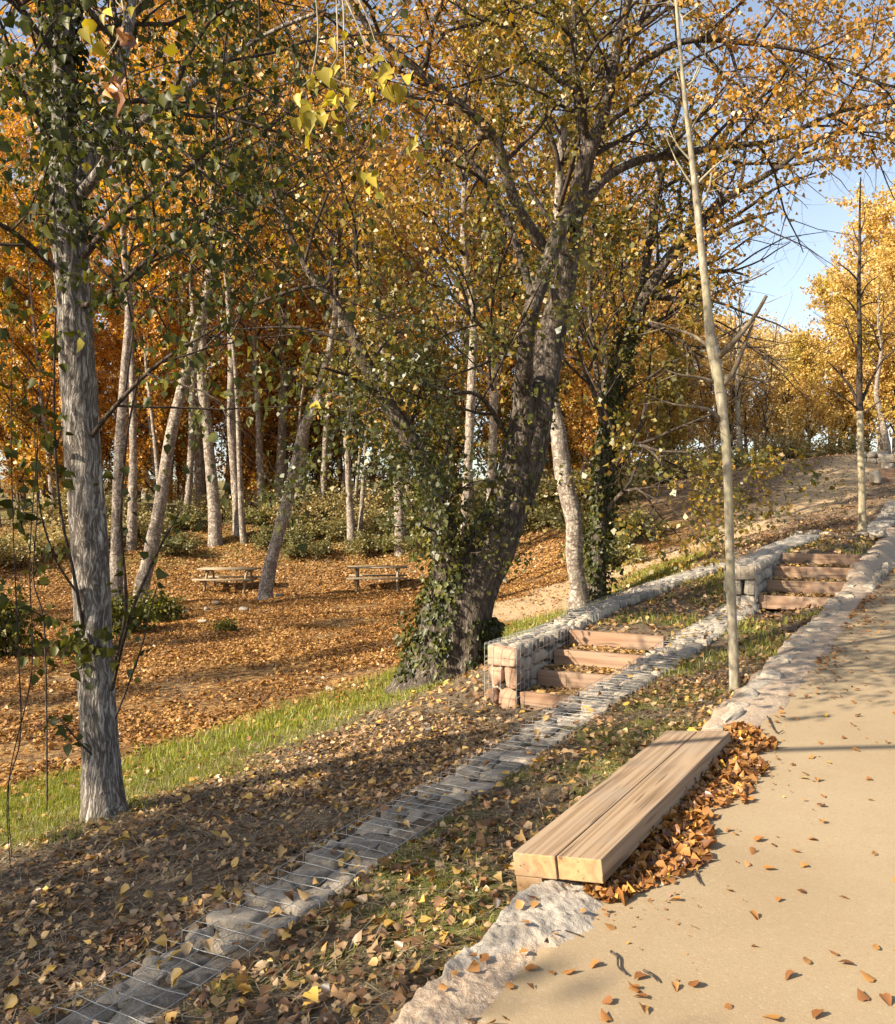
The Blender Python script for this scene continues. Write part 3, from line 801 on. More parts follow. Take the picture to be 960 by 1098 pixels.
def far_stair(label, px, py, d, wpx, n, rise, seed):
    p = PX(px, py, d); root = empty('timber_stair', p, label, 'stair')
    for i in range(n):
        beam('riser_timber', M['wood_step'], (wpx * d / F, .1, .2), (i * .4 * UX, i * .4 * UY, rise * (i + .45)), ANG - math.pi / 2, root, bev=.01)
        beam('earth_tread', M['ground'], (wpx * d / F, .35, .16), (i * .4 * UX + .22 * UX, i * .4 * UY + .22 * UY, rise * (i + .45) - .0), ANG - math.pi / 2, root, bev=.01)
far_stair('small distant stair of three timber risers high on the right hillside', 956, 517, 30.3, 30, 3, .16, 1)
far_stair('topmost distant stair of timber risers just below the yellow trees', 968, 500, 34, 26, 3, .15, 2)
sA = SW(*PX(931, 566, 19.6)[:2]); sB = SW(*PX(962, 541, 24.3)[:2])
gabion_strip('gabion_strip', 'distant strip of stones climbing the hill right of the second slim tree', sA[0], sB[0], lambda s: float(np.interp(s, [sA[0], sB[0]], [sA[1], sB[1]])) + .2,
             lambda s: float(np.interp(s, [sA[0], sB[0]], [sA[1], sB[1]])) - .25, lambda s: float(terr(*[[v] for v in XY(s, sA[1])])[0]) + .08, .3, 9)

# ------------------------------------------------------------------ picnic tables
def picnic(px, py, d, rz, label, L=1.85, dz=0):
    X, Y = (px - CX) / F * d, d; z = tz(X, Y) + dz
    root = empty('picnic_table', (X, Y, z), label, 'picnic table', 'picnic tables in the grove', rz)
    tt = MB()
    def bx(mb, c, dm):
        v = np.array([[a, b, e] for a in (-.5, .5) for b in (-.5, .5) for e in (-.5, .5)]) * np.array(dm) + np.array(c)
        mb.add(v, [(0, 1, 3, 2), (4, 6, 7, 5), (0, 4, 5, 1), (2, 3, 7, 6), (0, 2, 6, 4), (1, 5, 7, 3)])
    for i in range(5): bx(tt, (0, -.31 + i * .155, .735), (L, .145, .045))
    tt.build('tabletop', M['wood_table'], root)
    for sgn in (-1, 1):
        st = MB()
        for i in range(2): bx(st, (0, sgn * (.62 + i * .14), .43), (L, .13, .045))
        st.build('seat', M['wood_table'], root)
    for sx in (-1, 1):
        lm = MB(); x = sx * (L / 2 - .3)
        for sgn in (-1, 1):
            tube(lm, [(x, sgn * .22, .71), (x, sgn * .62, -.08)], [.045, .045], 4)
        bx(lm, (x + .05 * sx, 0, .385), (.05, 1.5, .09)); bx(lm, (x + .05 * sx, 0, .68), (.05, .7, .08))
        lm.build('leg_frame', M['wood_table'], root)
    return root
picnic(246, 628, 29.5, R(-4), 'picnic table left of the leaning pale trunk in the grove')
picnic(405, 625, 29.0, R(3), 'picnic table partly hidden behind the big ivy-clad tree')

# ------------------------------------------------------------------ trees
class Tree:
    def __init__(self, seed, base):
        self.rng = np.random.default_rng(seed); self.seed = seed; self.base = np.asarray(base, float)
        self.T, self.B, self.C = MB(), MB(), MB()
        self.ax = []     # leaf seeds: point, dir, weight
        self.k = 0; self.skip = None
    def limb(self, P, Rr, n=10, step=.25, rough=.05, into='T'):
        P, Rr = resample(P, Rr, step)
        self.k += 1
        tube(getattr(self, into), P - self.base, Rr, n, .5, rough, self.seed + self.k)
        return P, Rr
    def shoot(self, p, d, L, r, lev, cfg):
        rng = self.rng; n = cfg['seg'][lev]
        pts = np.empty((n + 1, 3)); pts[0] = p; d = d / np.linalg.norm(d)
        wan = cfg['wander'][lev]; trop = cfg['trop'][lev]; noise = rng.normal(0, wan, (n, 3))
        for i in range(n):
            d = d + noise[i]; d[2] += trop; d = d / math.sqrt(d.dot(d)); pts[i + 1] = pts[i] + d * (L / n)
        rr = r * np.linspace(1, .3, n + 1)
        tube(self.B, pts - self.base, rr, (7, 5, 3, 3)[min(lev, 3)], .5, 0, 0, False)
        if lev >= cfg['last']:
            self.ax.append((pts, L))
        else:
            self.spawn(pts, rr, cfg['n'][lev + 1], lev + 1, cfg, t0=.25)
            if lev + 1 == cfg['last'] : self.ax.append((pts[n // 2:], L * .5))
    def spawn(self, P, Rr, n, lev, cfg, t0=.3, t1=1., lscale=None):
        rng = self.rng; m = len(P)
        n = int(n) + (rng.random() < (n - int(n)))
        ts = np.sort(t0 + (t1 - t0) * (np.arange(n) + rng.random(n)) / max(n, 1))
        phi = rng.random() * 6.28
        for t in ts:
            x = t * (m - 1); i = min(int(x), m - 2); f = x - i
            p = P[i] * (1 - f) + P[i + 1] * f; r = Rr[i] * (1 - f) + Rr[i + 1] * f
            if self.skip is not None and self.skip(p): continue
            tg = P[min(i + 1, m - 1)] - P[max(i - 1, 0)] if m > 2 else P[1] - P[0]
            tg = tg / (np.linalg.norm(tg) + 1e-9)
            phi += 2.4 + rng.normal(0, .5)
            u = np.cross(tg, (0, 0, 1.) if abs(tg[2]) < .9 else (1., 0, 0)); u /= np.linalg.norm(u); v = np.cross(tg, u)
            a = cfg['ang'][lev] + rng.normal(0, .18)
            d = tg * math.cos(a) + (u * math.cos(phi) + v * math.sin(phi)) * math.sin(a)
            lo, hi = cfg['L'][lev]; L = rng.uniform(lo, hi)
            if lscale is not None: L *= lscale(t)
            self.shoot(p, d, L, min(r * .62, cfg['r'][lev] * rng.uniform(.7, 1.2)), lev, cfg)
    def leaves(self, per_m, size, spread, tint, detail=0, droop=.5, curl=.15, keep=None):
        rng = self.rng
        Ps, Ds = [], []
        for pts, L in self.ax:
            n = rng.poisson(per_m * L)
            if n == 0: continue
            x = rng.random(n) ** .8 * (len(pts) - 1); i = np.minimum(x.astype(int), len(pts) - 2); f = (x - i)[:, None]
            Ps.append(pts[i] * (1 - f) + pts[i + 1] * f); Ds.append(pts[i + 1] - pts[i])
        if not Ps: return
        Pp = np.concatenate(Ps); Dd = nrm(np.concatenate(Ds)); n = len(Pp)
        out = nrm(rng.normal(size=(n, 3)))
        C = Pp + out * spread * rng.random((n, 1)) ** .6
        axis = nrm(Dd * .5 + out * .7 + rng.normal(0, .35, (n, 3)) + np.array([0, 0, -droop]))
        nm = nrm(rng.normal(size=(n, 3)) + np.array([0, 0, .5]))
        tv = tint(C, rng) if callable(tint) else tint + rng.normal(0, .15, n)
        sz = size * np.clip(rng.lognormal(-.05, .32, n), .45, 1.7)
        if keep is not None:
            m = keep(C, rng); C, axis, nm, tv, sz = C[m], axis[m], nm[m], tv[m], sz[m]
        add_leaves(self.C, C - self.base, axis, nm, sz, np.clip(tv, 0, 1), detail, curl)
    def finish(self, name, bark, leaf, label, cat='tree', group=None, twig=None):
        root = empty(name, self.base, label, cat, group)
        if self.T.n: self.T.build('trunk', M[bark], root, True)
        if self.B.n: self.B.build('branches', M[twig or 'bark_twig'], root, True)
        if self.C.n: self.C.build('crown', M[leaf], root)
        return root

def pxl(lst, d0):
    """pixel polyline -> points and radii; entries (px, py, width_px[, depth])"""
    P, Rr = [], []
    for e in lst:
        d = e[3] if len(e) > 3 else d0
        P.append(PX(e[0], e[1], d)); Rr.append(e[2] / 2 * d / F)
    return np.array(P), np.array(Rr)

def ground_base(P, Rr, sink=.15, flare=1.25):
    """pull the foot of a trunk into the soil"""
    z = tz(P[0][0], P[0][1])
    b = P[0].copy(); b[2] = z - sink
    if P[0][2] > z + .02:
        P = np.vstack([b, P]); Rr = np.concatenate([[Rr[0] * flare], Rr])
    else:
        P = P.copy(); P[0] = b; Rr = Rr.copy(); Rr[0] *= flare
    return P, Rr

def grove_keep(C, r):
    px = CX + C[:, 0] / C[:, 1] * F; py = CY - (C[:, 2] - CAMZ) / C[:, 1] * F
    lim = np.interp(py, [165, 185, 215, 240, 262, 300, 340, 380, 430], [1000, 870, 850, 832, 795, 800, 768, 742, 730])
    return ~((px > lim + 14 * r.normal(size=len(px))) & (py > 165) & (py < 480) & (r.random(len(px)) < .985))

# --- A: grey poplar at the left -------------------------------------------------
dA = 7.1
PA, RA = pxl([(114, 888, 62), (111, 865, 50), (108, 800, 42), (102, 700, 40), (97, 600, 43), (90, 500, 41), (84, 400, 41), (78, 300, 42), (72, 220, 38), (69, 140, 30), (68, 60, 26), (72, -60, 22), (66, -220, 17), (72, -420, 9)], dA)
PA, RA = ground_base(PA, RA * .9, .12, 1.25)
tA = Tree(11, (PA[0][0], PA[0][1], PA[0][2] + .1))
PA, RA = tA.limb(PA, RA, 40, .035, .07)
cfgA = dict(last=2, n=[0, 5, 4], L=[(1.2, 2.2), (.6, 1.1), (.3, .6)], r=[.03, .012, .005], ang=[1.0, .8, .8], trop=[.0, -.08, -.12], wander=[.12, .16, .2], seg=[7, 5, 4])
for P_ in ([(72, 235, 26), (92, 185, 20), (112, 130, 16), (132, 60, 13), (150, -40, 10, 7.3), (175, -160, 6, 7.6)],
           [(82, 215, 14), (110, 180, 12, 6.9), (135, 145, 9, 6.6), (200, 95, 7, 6.4), (280, 40, 5, 6.2), (350, 10, 3, 6.0)],
           [(78, 290, 9), (130, 230, 7, 6.8), (190, 190, 5, 6.5), (240, 150, 4, 6.3), (300, 130, 3, 6.1)],
           [(76, 330, 8), (110, 320, 6, 6.9), (170, 270, 5, 6.6), (240, 225, 3, 6.4), (300, 230, 2, 6.3)],
           [(70, 180, 9), (40, 120, 7, 6.8), (-10, 60, 5, 6.5), (-70, 10, 3, 6.2)],
           [(70, 300, 8), (40, 270, 6, 6.9), (0, 240, 5, 6.6), (-50, 230, 3, 6.4)],
           [(68, 80, 9), (30, 20, 6, 7.4), (-20, -50, 4, 7.8)],
           [(90, 480, 6), (120, 440, 5, 6.9), (170, 390, 4, 6.7), (235, 350, 2.4, 6.5)]):
    Pl, Rl = pxl(P_, dA); Pl, Rl = tA.limb(Pl, Rl, 9, .12, .04, 'T' if Rl[0] > .04 else 'B')
    tA.spawn(Pl, Rl, 9 if len(P_) > 4 else 6, 0, cfgA, .25, 1.)
tA.spawn(PA, RA, 12, 0, cfgA, .62, 1.)
tA.leaves(27, .05, .1, lambda C, r: .24 + .12 * fbm(C[:, 0] * 1.2, C[:, 1] * 1.2, C[:, 2] * 1.2, 3, 2) + r.normal(0, .13, len(C)) + (r.random(len(C)) < .07) * .5, 1, .9, .12,
          lambda C, r: r.random(len(C)) < np.interp(CY - (C[:, 2] - CAMZ) * F / C[:, 1], [120, 260, 420, 460], [1, .6, .42, .15]) * np.interp(CX + C[:, 0] * F / C[:, 1], [230, 330, 420], [1, .35, .08]))
rootA = tA.finish('poplar_tree', 'bark_grey', 'leaf_green', 'grey furrowed poplar trunk standing on the grass bank at the left')
# ivy on the upper trunk, thin suckers with leaves
def clad(P, Rr, t0, t1, n, size, out, seed, tint=.5, name='ivy', parent=None, base=None, mat='leaf_ivy', sector=None):
    rng = np.random.default_rng(seed); mb = MB(); m = len(P)
    x = (t0 + (t1 - t0) * rng.random(n)) * (m - 1); i = np.minimum(x.astype(int), m - 2); f = (x - i)[:, None]
    C = P[i] * (1 - f) + P[i + 1] * f; r = Rr[i]
    T_ = nrm(P[i + 1] - P[i]); a = rng.random(n) * 6.283 if sector is None else rng.uniform(*sector, n)
    d = np.stack([np.cos(a), np.sin(a), np.zeros(n)], 1); d = nrm(d - T_ * (d * T_).sum(1)[:, None])
    clump = np.clip(fbm(C[:, 2] * 1.6 + a * .0, np.cos(a) * 1.3, np.sin(a) * 1.3, seed, 2) + .6, .1, 1.6)
    pos = C + d * (r * 1.02 + out * clump * rng.random(n) ** 1.5 + .004)[:, None]
    axis = nrm(np.array([0, 0, -.8]) + d * .5 + rng.normal(0, .4, (n, 3))); nm = nrm(d + rng.normal(0, .45, (n, 3)))
    add_leaves(mb, pos - base, axis, nm, size * rng.uniform(.6, 1.3, n), np.clip(tint + rng.normal(0, .22, n), 0, 1), 1, .1)
    return mb.build(name, M[mat], parent)
clad(PA, RA, .48, .78, 1500, .06, .16, 5, .45, 'ivy', rootA, tA.base)
sk = MB(); slv = Tree(77, tA.base)
for P_ in ([(92, 690, 4), (80, 620, 4, 6.9), (64, 540, 3, 6.8), (58, 440, 3, 6.8), (60, 330, 2, 6.8)],
           [(122, 720, 4), (135, 650, 4, 6.8), (130, 560, 3, 6.8), (136, 470, 2.5, 6.7), (150, 400, 2, 6.7)],
           [(120, 740, 4), (140, 660, 4, 6.6), (170, 590, 3, 6.5), (195, 545, 2, 6.5)],
           [(124, 770, 2.5), (150, 700, 2, 6.7), (160, 660, 1.6, 6.7), (168, 630, 1.4, 6.7)],
           [(104, 815, 2.5), (80, 790, 2, 6.9), (62, 768, 1.5, 6.9)],
           [(86, 640, 3), (60, 600, 2.5, 6.8), (42, 540, 2, 6.7), (40, 470, 1.5, 6.7)]):
    Pl, Rl = pxl(P_, 7.0); Pl, Rl = resample(Pl, Rl, .06); tube(sk, Pl - tA.base, Rl, 5, .5, .0)
    slv.ax.append((Pl[len(Pl) // 3:], 1.0))
sk.build('sucker_shoots', M['bark_twig'], rootA, True)
slv.leaves(20, .07, .1, lambda C, r: .3 + r.normal(0, .13, len(C)), 1, .9)
# a tuft of leaves on the knot of the trunk
cc = PX(92, 688, 6.85); q = RNG.normal(0, 1, (90, 3)) * np.array([.17, .08, .12]) + cc
add_leaves(slv.C, q - tA.base, nrm(RNG.normal(0, .5, (90, 3)) + np.array([0, -.2, -.8])), nrm(RNG.normal(size=(90, 3)) + np.array([0, -1, .3])), .08 * RNG.uniform(.7, 1.3, 90), np.clip(RNG.normal(.35, .15, 90), 0, 1), 1)
slv.C.build('sucker_leaves', M['leaf_green'], rootA)

# --- B: the big two-stemmed tree ------------------------------------------------
dB = 12.3
PB, RB = pxl([(478, 742, 122), (481, 722, 98), (487, 690, 76), (492, 655, 74), (504, 618, 70), (524, 590, 58), (544, 545, 47), (559, 500, 47), (569, 450, 46), (572, 412, 48)], dB)
PB, RB = ground_base(PB, RB, .2, 1.1)
tB = Tree(21, (PB[0][0], PB[0][1], PB[0][2] + .15))
PB, RB = tB.limb(PB, RB, 64, .045, .13)
L = {}
def lb(key, lst, n=14, rough=.05, step=.12):
    Pl, Rl = pxl(lst, dB); L[key] = tB.limb(Pl, Rl, n, step, rough)
lb('stem_left', [(562, 435, 26), (562, 400, 20, 12.0), (564, 365, 18, 11.8), (571, 329, 18, 11.8), (585, 291, 16, 12.0), (598, 252, 16, 12.1), (616, 215, 15), (628, 180, 14), (632, 155, 14), (622, 131, 8), (616, 65, 7), (615, 0, 6), (611, -90, 5), (604, -200, 3)], 22)
lb('stem_right', [(574, 435, 34), (585, 402, 31, 12.6), (591, 360, 32, 12.8), (601, 322, 28, 12.8), (608, 280, 25, 12.7), (614, 240, 22, 12.5), (630, 165, 18), (642, 140, 15), (655, 87, 13), (663, 44, 11), (674, 0, 9), (690, -90, 7), (705, -200, 4)], 22)
lb('limb_low', [(488, 645, 52), (482, 600, 36, 12.1), (474, 560, 28, 11.9), (462, 508, 22, 11.8), (434, 461, 19, 11.7), (402, 410, 16, 11.6), (380, 362, 13, 11.5), (357, 323, 9, 11.5), (330, 290, 7, 11.5), (302, 225, 5, 11.4), (285, 150, 3, 11.3)], 16)
lb('limb_a', [(590, 275, 13), (553, 218, 12, 12.0), (535, 158, 11, 11.8), (519, 135, 11, 11.7), (492, 111, 10, 11.6), (468, 91, 10, 11.5), (438, 67, 9, 11.4), (400, 35, 7, 11.3), (370, -10, 5, 11.2), (330, -80, 3, 11.1)])
lb('limb_b', [(570, 318, 9), (552, 256, 8, 12.6), (529, 209, 8, 12.8), (502, 168, 7, 13.0), (465, 135, 6, 13.1), (421, 101, 5, 13.2), (380, 85, 3, 13.3)])
lb('limb_c', [(652, 95, 9), (687, 68, 8, 12.2), (722, 48, 7, 12.1), (757, 42, 7, 12.0), (800, 46, 6, 11.9), (860, 55, 4, 11.8), (930, 85, 3, 11.7), (990, 100, 2, 11.6)])
lb('limb_d', [(612, 245, 12), (644, 196, 10, 12.7), (683, 173, 9, 12.8), (722, 166, 8, 12.9), (775, 157, 7, 13.0), (830, 150, 5, 13.1), (900, 120, 4, 13.2), (970, 110, 2.5, 13.3)])
lb('limb_e', [(660, 60, 7), (700, 10, 6, 12.6), (760, -30, 5, 12.8), (840, -60, 4, 13.0), (920, -80, 2, 13.2)])
lb('limb_f', [(616, 100, 6), (570, 60, 6, 12.0), (540, 28, 5, 11.8), (490, 30, 4, 11.6), (440, 55, 2.5, 11.4)])
lb('limb_g', [(571, 400, 7), (530, 360, 5, 11.8), (508, 342, 4, 11.6), (470, 300, 3, 11.4)])
lb('limb_h', [(545, 470, 6), (515, 425, 5, 11.9), (480, 420, 3.5, 11.7), (430, 400, 2, 11.5)])
cfgB = dict(last=2, n=[0, 5.5, 4], L=[(1.1, 2.2), (.6, 1.2), (.35, .7)], r=[.035, .014, .006], ang=[.95, .8, .8], trop=[.02, -.02, -.06], wander=[.14, .18, .22], seg=[7, 5, 3])
for k_, n_, t0 in (('stem_left', 16, .45), ('stem_right', 15, .4), ('limb_low', 11, .42), ('limb_a', 13, .25), ('limb_b', 8, .3), ('limb_c', 12, .25), ('limb_d', 11, .3), ('limb_e', 9, .2), ('limb_f', 8, .25), ('limb_g', 6, .2), ('limb_h', 7, .2)):
    tB.spawn(*L[k_], n_, 0, cfgB, t0, 1.)
# leafy young shoots around the low fork
tB.spawn(*L['limb_low'], 9, 0, dict(cfgB, L=[(.6, 1.2), (.4, .8), (.25, .5)]), .05, .5)
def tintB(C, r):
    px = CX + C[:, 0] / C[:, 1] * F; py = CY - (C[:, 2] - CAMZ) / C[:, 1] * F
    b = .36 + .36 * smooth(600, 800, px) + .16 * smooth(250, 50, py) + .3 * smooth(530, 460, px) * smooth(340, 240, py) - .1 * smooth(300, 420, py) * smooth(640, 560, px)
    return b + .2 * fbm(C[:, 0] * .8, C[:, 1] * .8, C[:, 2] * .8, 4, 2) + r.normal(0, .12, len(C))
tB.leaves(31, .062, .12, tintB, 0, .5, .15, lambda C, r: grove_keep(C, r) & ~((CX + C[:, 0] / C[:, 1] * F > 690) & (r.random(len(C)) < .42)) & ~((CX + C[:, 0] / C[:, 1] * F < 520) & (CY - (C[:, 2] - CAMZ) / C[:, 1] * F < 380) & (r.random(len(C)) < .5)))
rootB = tB.finish('old_poplar_tree', 'bark_dark', 'leaf_olive', 'massive dark old tree with forked stem and ivy at its foot beside the lower stair')
clad(PB, RB, .06, .40, 900, .07, .22, 6, .45, 'ivy', rootB, tB.base, sector=(2.2, 4.6))
clad(PB, RB, .05, .27, 900, .085, .16, 7, .3, 'ivy', rootB, tB.base, sector=(-1.2, .5))
clad(*L['limb_low'], .0, .32, 700, .07, .25, 8, .7, 'ivy', rootB, tB.base)
clad(PB, RB, .5, 1., 260, .07, .12, 9, .75, 'ivy', rootB, tB.base)

# --- young bare trees -----------------------------------------------------------
def bare(seed, d0, trunk, limbs, label, upper_mat, lower_mat, split, limb_mat=None):
    P, Rr = pxl(trunk, d0); P, Rr = ground_base(P, Rr * .82, .1, 1.45)
    t = Tree(seed, (P[0][0], P[0][1], P[0][2] + .1))
    P, Rr = resample(P, Rr, .05)
    k_ = int(np.argmin(np.abs((CY - (P[:, 2] - CAMZ) / P[:, 1] * F) - split)))
    tube(t.T, P[:k_ + 1] - t.base, Rr[:k_ + 1], 14, .5, .035, seed)
    up = MB(); tube(up, P[k_:] - t.base, Rr[k_:], 12, .5, .04, seed)
    root = empty('young_tree', t.base, label, 'tree'); lm_ = MB()
    t.T.build('trunk', M[lower_mat], root, True)
    cfg = dict(last=1, n=[0, 3], L=[(.4, .9), (.15, .4)], r=[.008, .004], ang=[.7, .7], trop=[.05, .05], wander=[.08, .12], seg=[5, 4])
    for l_ in limbs:
        Pl, Rl = pxl(l_, d0); Pl, Rl = resample(Pl, Rl * np.linspace(1.0, .65, len(Rl)), .08); tube(up if not limb_mat or Rl[0] < .02 else lm_, Pl - t.base, Rl, 7, .5, .02, seed + 3)
        t.spawn(Pl, Rl, 2, 1, cfg, .4, .95)
    if t.B.n:
        up.V += t.B.V; up.A += t.B.A; up.L += [l + up.n for l in t.B.L]; up.S += t.B.S; up.n += t.B.n
    up.build('branches', M[upper_mat], root, True)
    if lm_.n: lm_.build('limbs', M[limb_mat], root, True)
    return root, t
j = lambda x, y: (x, y)
r1, t1 = bare(31, 8.15, [(788, 736, 14), (786.5, 700, 12.5), (783, 600, 11.5), (780, 500, 11.5), (776, 450, 12), (770, 405, 14.5), (764, 372, 16), (761, 352, 13), (758, 320, 10.5), (752, 265, 9.5), (748, 225, 9), (742, 170, 7.5), (735, 110, 6), (730, 60, 5), (725, 0, 4), (721, -60, 3), (716, -130, 1.5)],
     [[(769, 384, 7.5), (785, 369, 7, 8.0), (808, 341, 6, 7.9), (822, 317, 5.5, 7.8)], [(773, 415, 7.5), (786, 400, 6.5, 8.1), (797, 374, 5.5, 8.0), (809, 342, 4, 7.95)],
      [(762, 374, 5), (746, 361, 4, 8.2), (722, 352, 3, 8.3), (700, 345, 2, 8.3)], [(763, 409, 5), (750, 405, 4, 8.1), (729, 402, 3, 8.0), (712, 396, 2, 8.0)],
      [(771, 450, 6), (762, 440, 4.5, 8.1), (750, 437, 4, 8.05), (720, 433, 3, 8.0), (692, 422, 2, 8.0)],
      [(750, 222, 4), (757, 212, 4), (761, 200, 3.5), (763, 186, 3)], [(749, 196, 3.2), (765, 180, 2.6), (787, 163, 2)], [(747, 205, 2.6), (733, 185, 2), (722, 165, 1.6)],
      [(741, 172, 2.6), (728, 158, 2), (718, 140, 1.5)], [(737, 92, 2.6), (746, 84, 2.4), (752, 68, 2)], [(734, 76, 2.4), (726, 60, 2), (719, 56, 1.5)], [(739, 96, 2), (750, 70, 1.6), (757, 60, 1.2)],
      [(733, 28, 2.2), (728, 10, 2), (710, -6, 1.5)], [(731, 20, 2), (750, 6, 1.5), (768, -4, 1.2)], [(736, 110, 2), (730, 90, 1.5), (725, 75, 1.2)], [(740, 140, 2), (752, 118, 1.4), (758, 100, 1)]],
     'slim bare young tree with pale smooth trunk on the lawn near the bench', 'bark_plane', 'bark_plane', 372, 'bark_limb')
r2, t2 = bare(32, 19, [(925, 575, 9.5), (924.5, 540, 9), (923, 480, 8.5), (922, 440, 9), (921.5, 415, 8), (922, 360, 6), (921, 310, 5), (922, 270, 4), (922, 230, 2.6), (923, 190, 1.3)],
     [[(920, 432, 4), (912, 415, 3.5), (904, 405, 3), (896, 396, 2.4), (887, 387, 1.6)], [(924, 430, 4), (934, 408, 3, 19.1), (943, 392, 2.4, 19.2), (950, 380, 1.5, 19.2)],
      [(921, 440, 3), (912, 432, 2.4, 18.9), (895, 420, 1.6, 18.8)], [(924, 445, 3), (938, 434, 2, 18.9), (950, 425, 1.4, 18.8)],
      [(921, 340, 2.6), (912, 325, 2), (904, 318, 1.4)], [(922, 320, 2.6), (930, 305, 2), (942, 296, 1.4)], [(921, 330, 2), (932, 325, 1.7), (946, 324, 1.2)],
      [(921, 302, 2.4), (912, 292, 2), (898, 281, 1.6)], [(921, 380, 2.6), (912, 360, 2), (904, 340, 1.4)],
      [(922, 290, 2), (928, 282, 1.6), (936, 278, 1)], [(922, 262, 2), (917, 252, 1.5), (914, 242, 1)], [(923, 262, 2), (928, 256, 1.4), (934, 250, 1)],
      [(922, 250, 1.8), (926, 240, 1.4), (928, 224, 1)], [(922, 275, 1.6), (916, 268, 1.4), (915, 258, 1)]],
     'slim dark-topped young tree with wrapped trunk behind the upper landing', 'bark_twig', 'bark_wrap', 440)

# --- grove trees with their own traced trunks, then four added for shade ---------------------------------
cfgG = dict(last=1, n=[0, 7], L=[(2.2, 4.2), (.8, 1.7)], r=[.06, .018], ang=[.75, .8], trop=[.05, .02], wander=[.13, .2], seg=[7, 4])
def grove(seed, d0, trunk, bark, leaf, label, per_m=24, size=.11, nl=20, top=0, extra=(), tint=.45, t0=.5, name='poplar_tree', cfg=cfgG, group=None, ivy=0, spread=.3, keep=None, slim=.82):
    P, Rr = pxl(trunk, d0); P, Rr = ground_base(P, Rr * slim, .15, 1.3)
    t = Tree(seed, (P[0][0], P[0][1], P[0][2] + .12))
    if keep is not None:
        t.skip = lambda p: (CX + p[0] / p[1] * F > 770) and (185 < CY - (p[2] - CAMZ) / p[1] * F < 420) and t.rng.random() < .72
    # carry the trunk on to its top beyond the traced part
    if top:
        d = nrm(P[-1] - P[-2]); p = P[-1].copy(); r = Rr[-1]; rng = t.rng; pts, rr = [], []
        d = nrm(d * .6 + np.array([0, 0, .5])); n = 6
        for i in range(n):
            d = nrm(d + rng.normal(0, .1, 3) + np.array([0, 0, .15])); p = p + d * top / n; pts.append(p.copy()); rr.append(r * (1 - (i + 1) / n * .8))
        P = np.vstack([P, pts]); Rr = np.concatenate([Rr, rr])
    if len(P) > 4:
        P[2:] += np.cumsum(t.rng.normal(0, .05, (len(P) - 2, 3)), 0) * np.array([1, 1, 0])
    P, Rr = t.limb(P, Rr, 14, .18, .1)
    t.spawn(P, Rr, nl, 0, cfg, t0, 1., lambda q: 1.15 - .6 * max(0, (q - t0) / (1 - t0)) ** 2)
    for e in extra:
        Pl, Rl = pxl(e, d0); Pl, Rl = t.limb(Pl, Rl, 8, .25, .04); t.spawn(Pl, Rl, 7, 0, cfg, .35, 1.)
    t.leaves(per_m, size, spread, lambda C, r: (tint(C) if callable(tint) else tint) + .18 * fbm(C[:, 0] * .6, C[:, 1] * .6, C[:, 2] * .6, seed, 2) + r.normal(0, .13, len(C)), 0, .4, .15, keep)
    if ivy: pass
    root = t.finish(name, bark, leaf, label, 'tree', group)
    if ivy: clad(P, Rr, .0, ivy, 2600, .09, .28, seed, .45, 'ivy', root, t.base)
    return root
grove(41, 24, [(125, 622, 17), (126, 560, 14), (128, 470, 13), (131, 400, 11), (134, 330, 9)], 'bark_pale', 'leaf_orange', 'straight pale trunk just behind the grey poplar', top=11, t0=.4, tint=.4)
grove(42, 33, [(141, 590, 11), (143, 500, 10), (141, 420, 9), (140, 370, 8)], 'bark_pale', 'leaf_orange', 'thin pale trunk seen right of the straight pale trunk', top=13, t0=.4)
grove(43, 26, [(152, 632, 20), (163, 590, 18), (176, 535, 16), (190, 470, 15), (203, 415, 14), (214, 370, 12), (226, 310, 10)], 'bark_pale', 'leaf_olive', 'dark trunk leaning right above a green shrub', top=9, t0=.5, tint=.55)
grove(44, 34, [(231, 568, 18), (227, 520, 15), (222, 450, 13), (219, 400, 12), (222, 330, 10)], 'bark_pale', 'leaf_olive', 'mottled white trunk on the mossy bank above the left table', top=13, t0=.4, tint=.6)
grove(45, 35, [(256, 566, 15), (253, 520, 12), (250, 450, 11), (249, 380, 10)], 'bark_pale', 'leaf_orange', 'upright brownish trunk on the bank right of the mottled white one', top=14, t0=.4, tint=.5)
grove(46, 39, [(283, 560, 10), (279, 500, 9), (277, 440, 8)], 'bark_pale', 'leaf_orange', 'thin shaded trunk deep in the wood behind the leaning one', top=14, t0=.35, tint=.3)
grove(47, 27.5, [(285, 636, 20), (290, 605, 17), (299, 565, 16), (312, 515, 15), (327, 460, 13), (338, 435, 12), (350, 395, 10), (362, 340, 8)], 'bark_pale', 'leaf_olive', 'pale leaning trunk with a side limb between the two picnic tables', top=8, t0=.55, tint=.5,
      extra=([(337, 438, 8), (352, 426, 6, 27), (378, 416, 5, 26.5), (400, 400, 3, 26)],))
grove(48, 34, [(378, 588, 11), (375, 540, 9), (371, 490, 8), (367, 440, 7), (365, 380, 6)], 'bark_pale', 'leaf_olive', 'slender pale trunk behind the right picnic table', top=11, t0=.45, tint=.5)
grove(49, 39, [(344, 560, 10), (348, 500, 8), (352, 440, 7)], 'bark_pale', 'leaf_orange', 'small dim trunk in the undergrowth left of the slender one', top=13, t0=.4, tint=.5)
grove(50, 37, [(200, 560, 10), (205, 500, 9), (209, 430, 8)], 'bark_pale', 'leaf_orange', 'narrow trunk between the leaning and the mottled trunks', top=14, t0=.35, tint=.7)
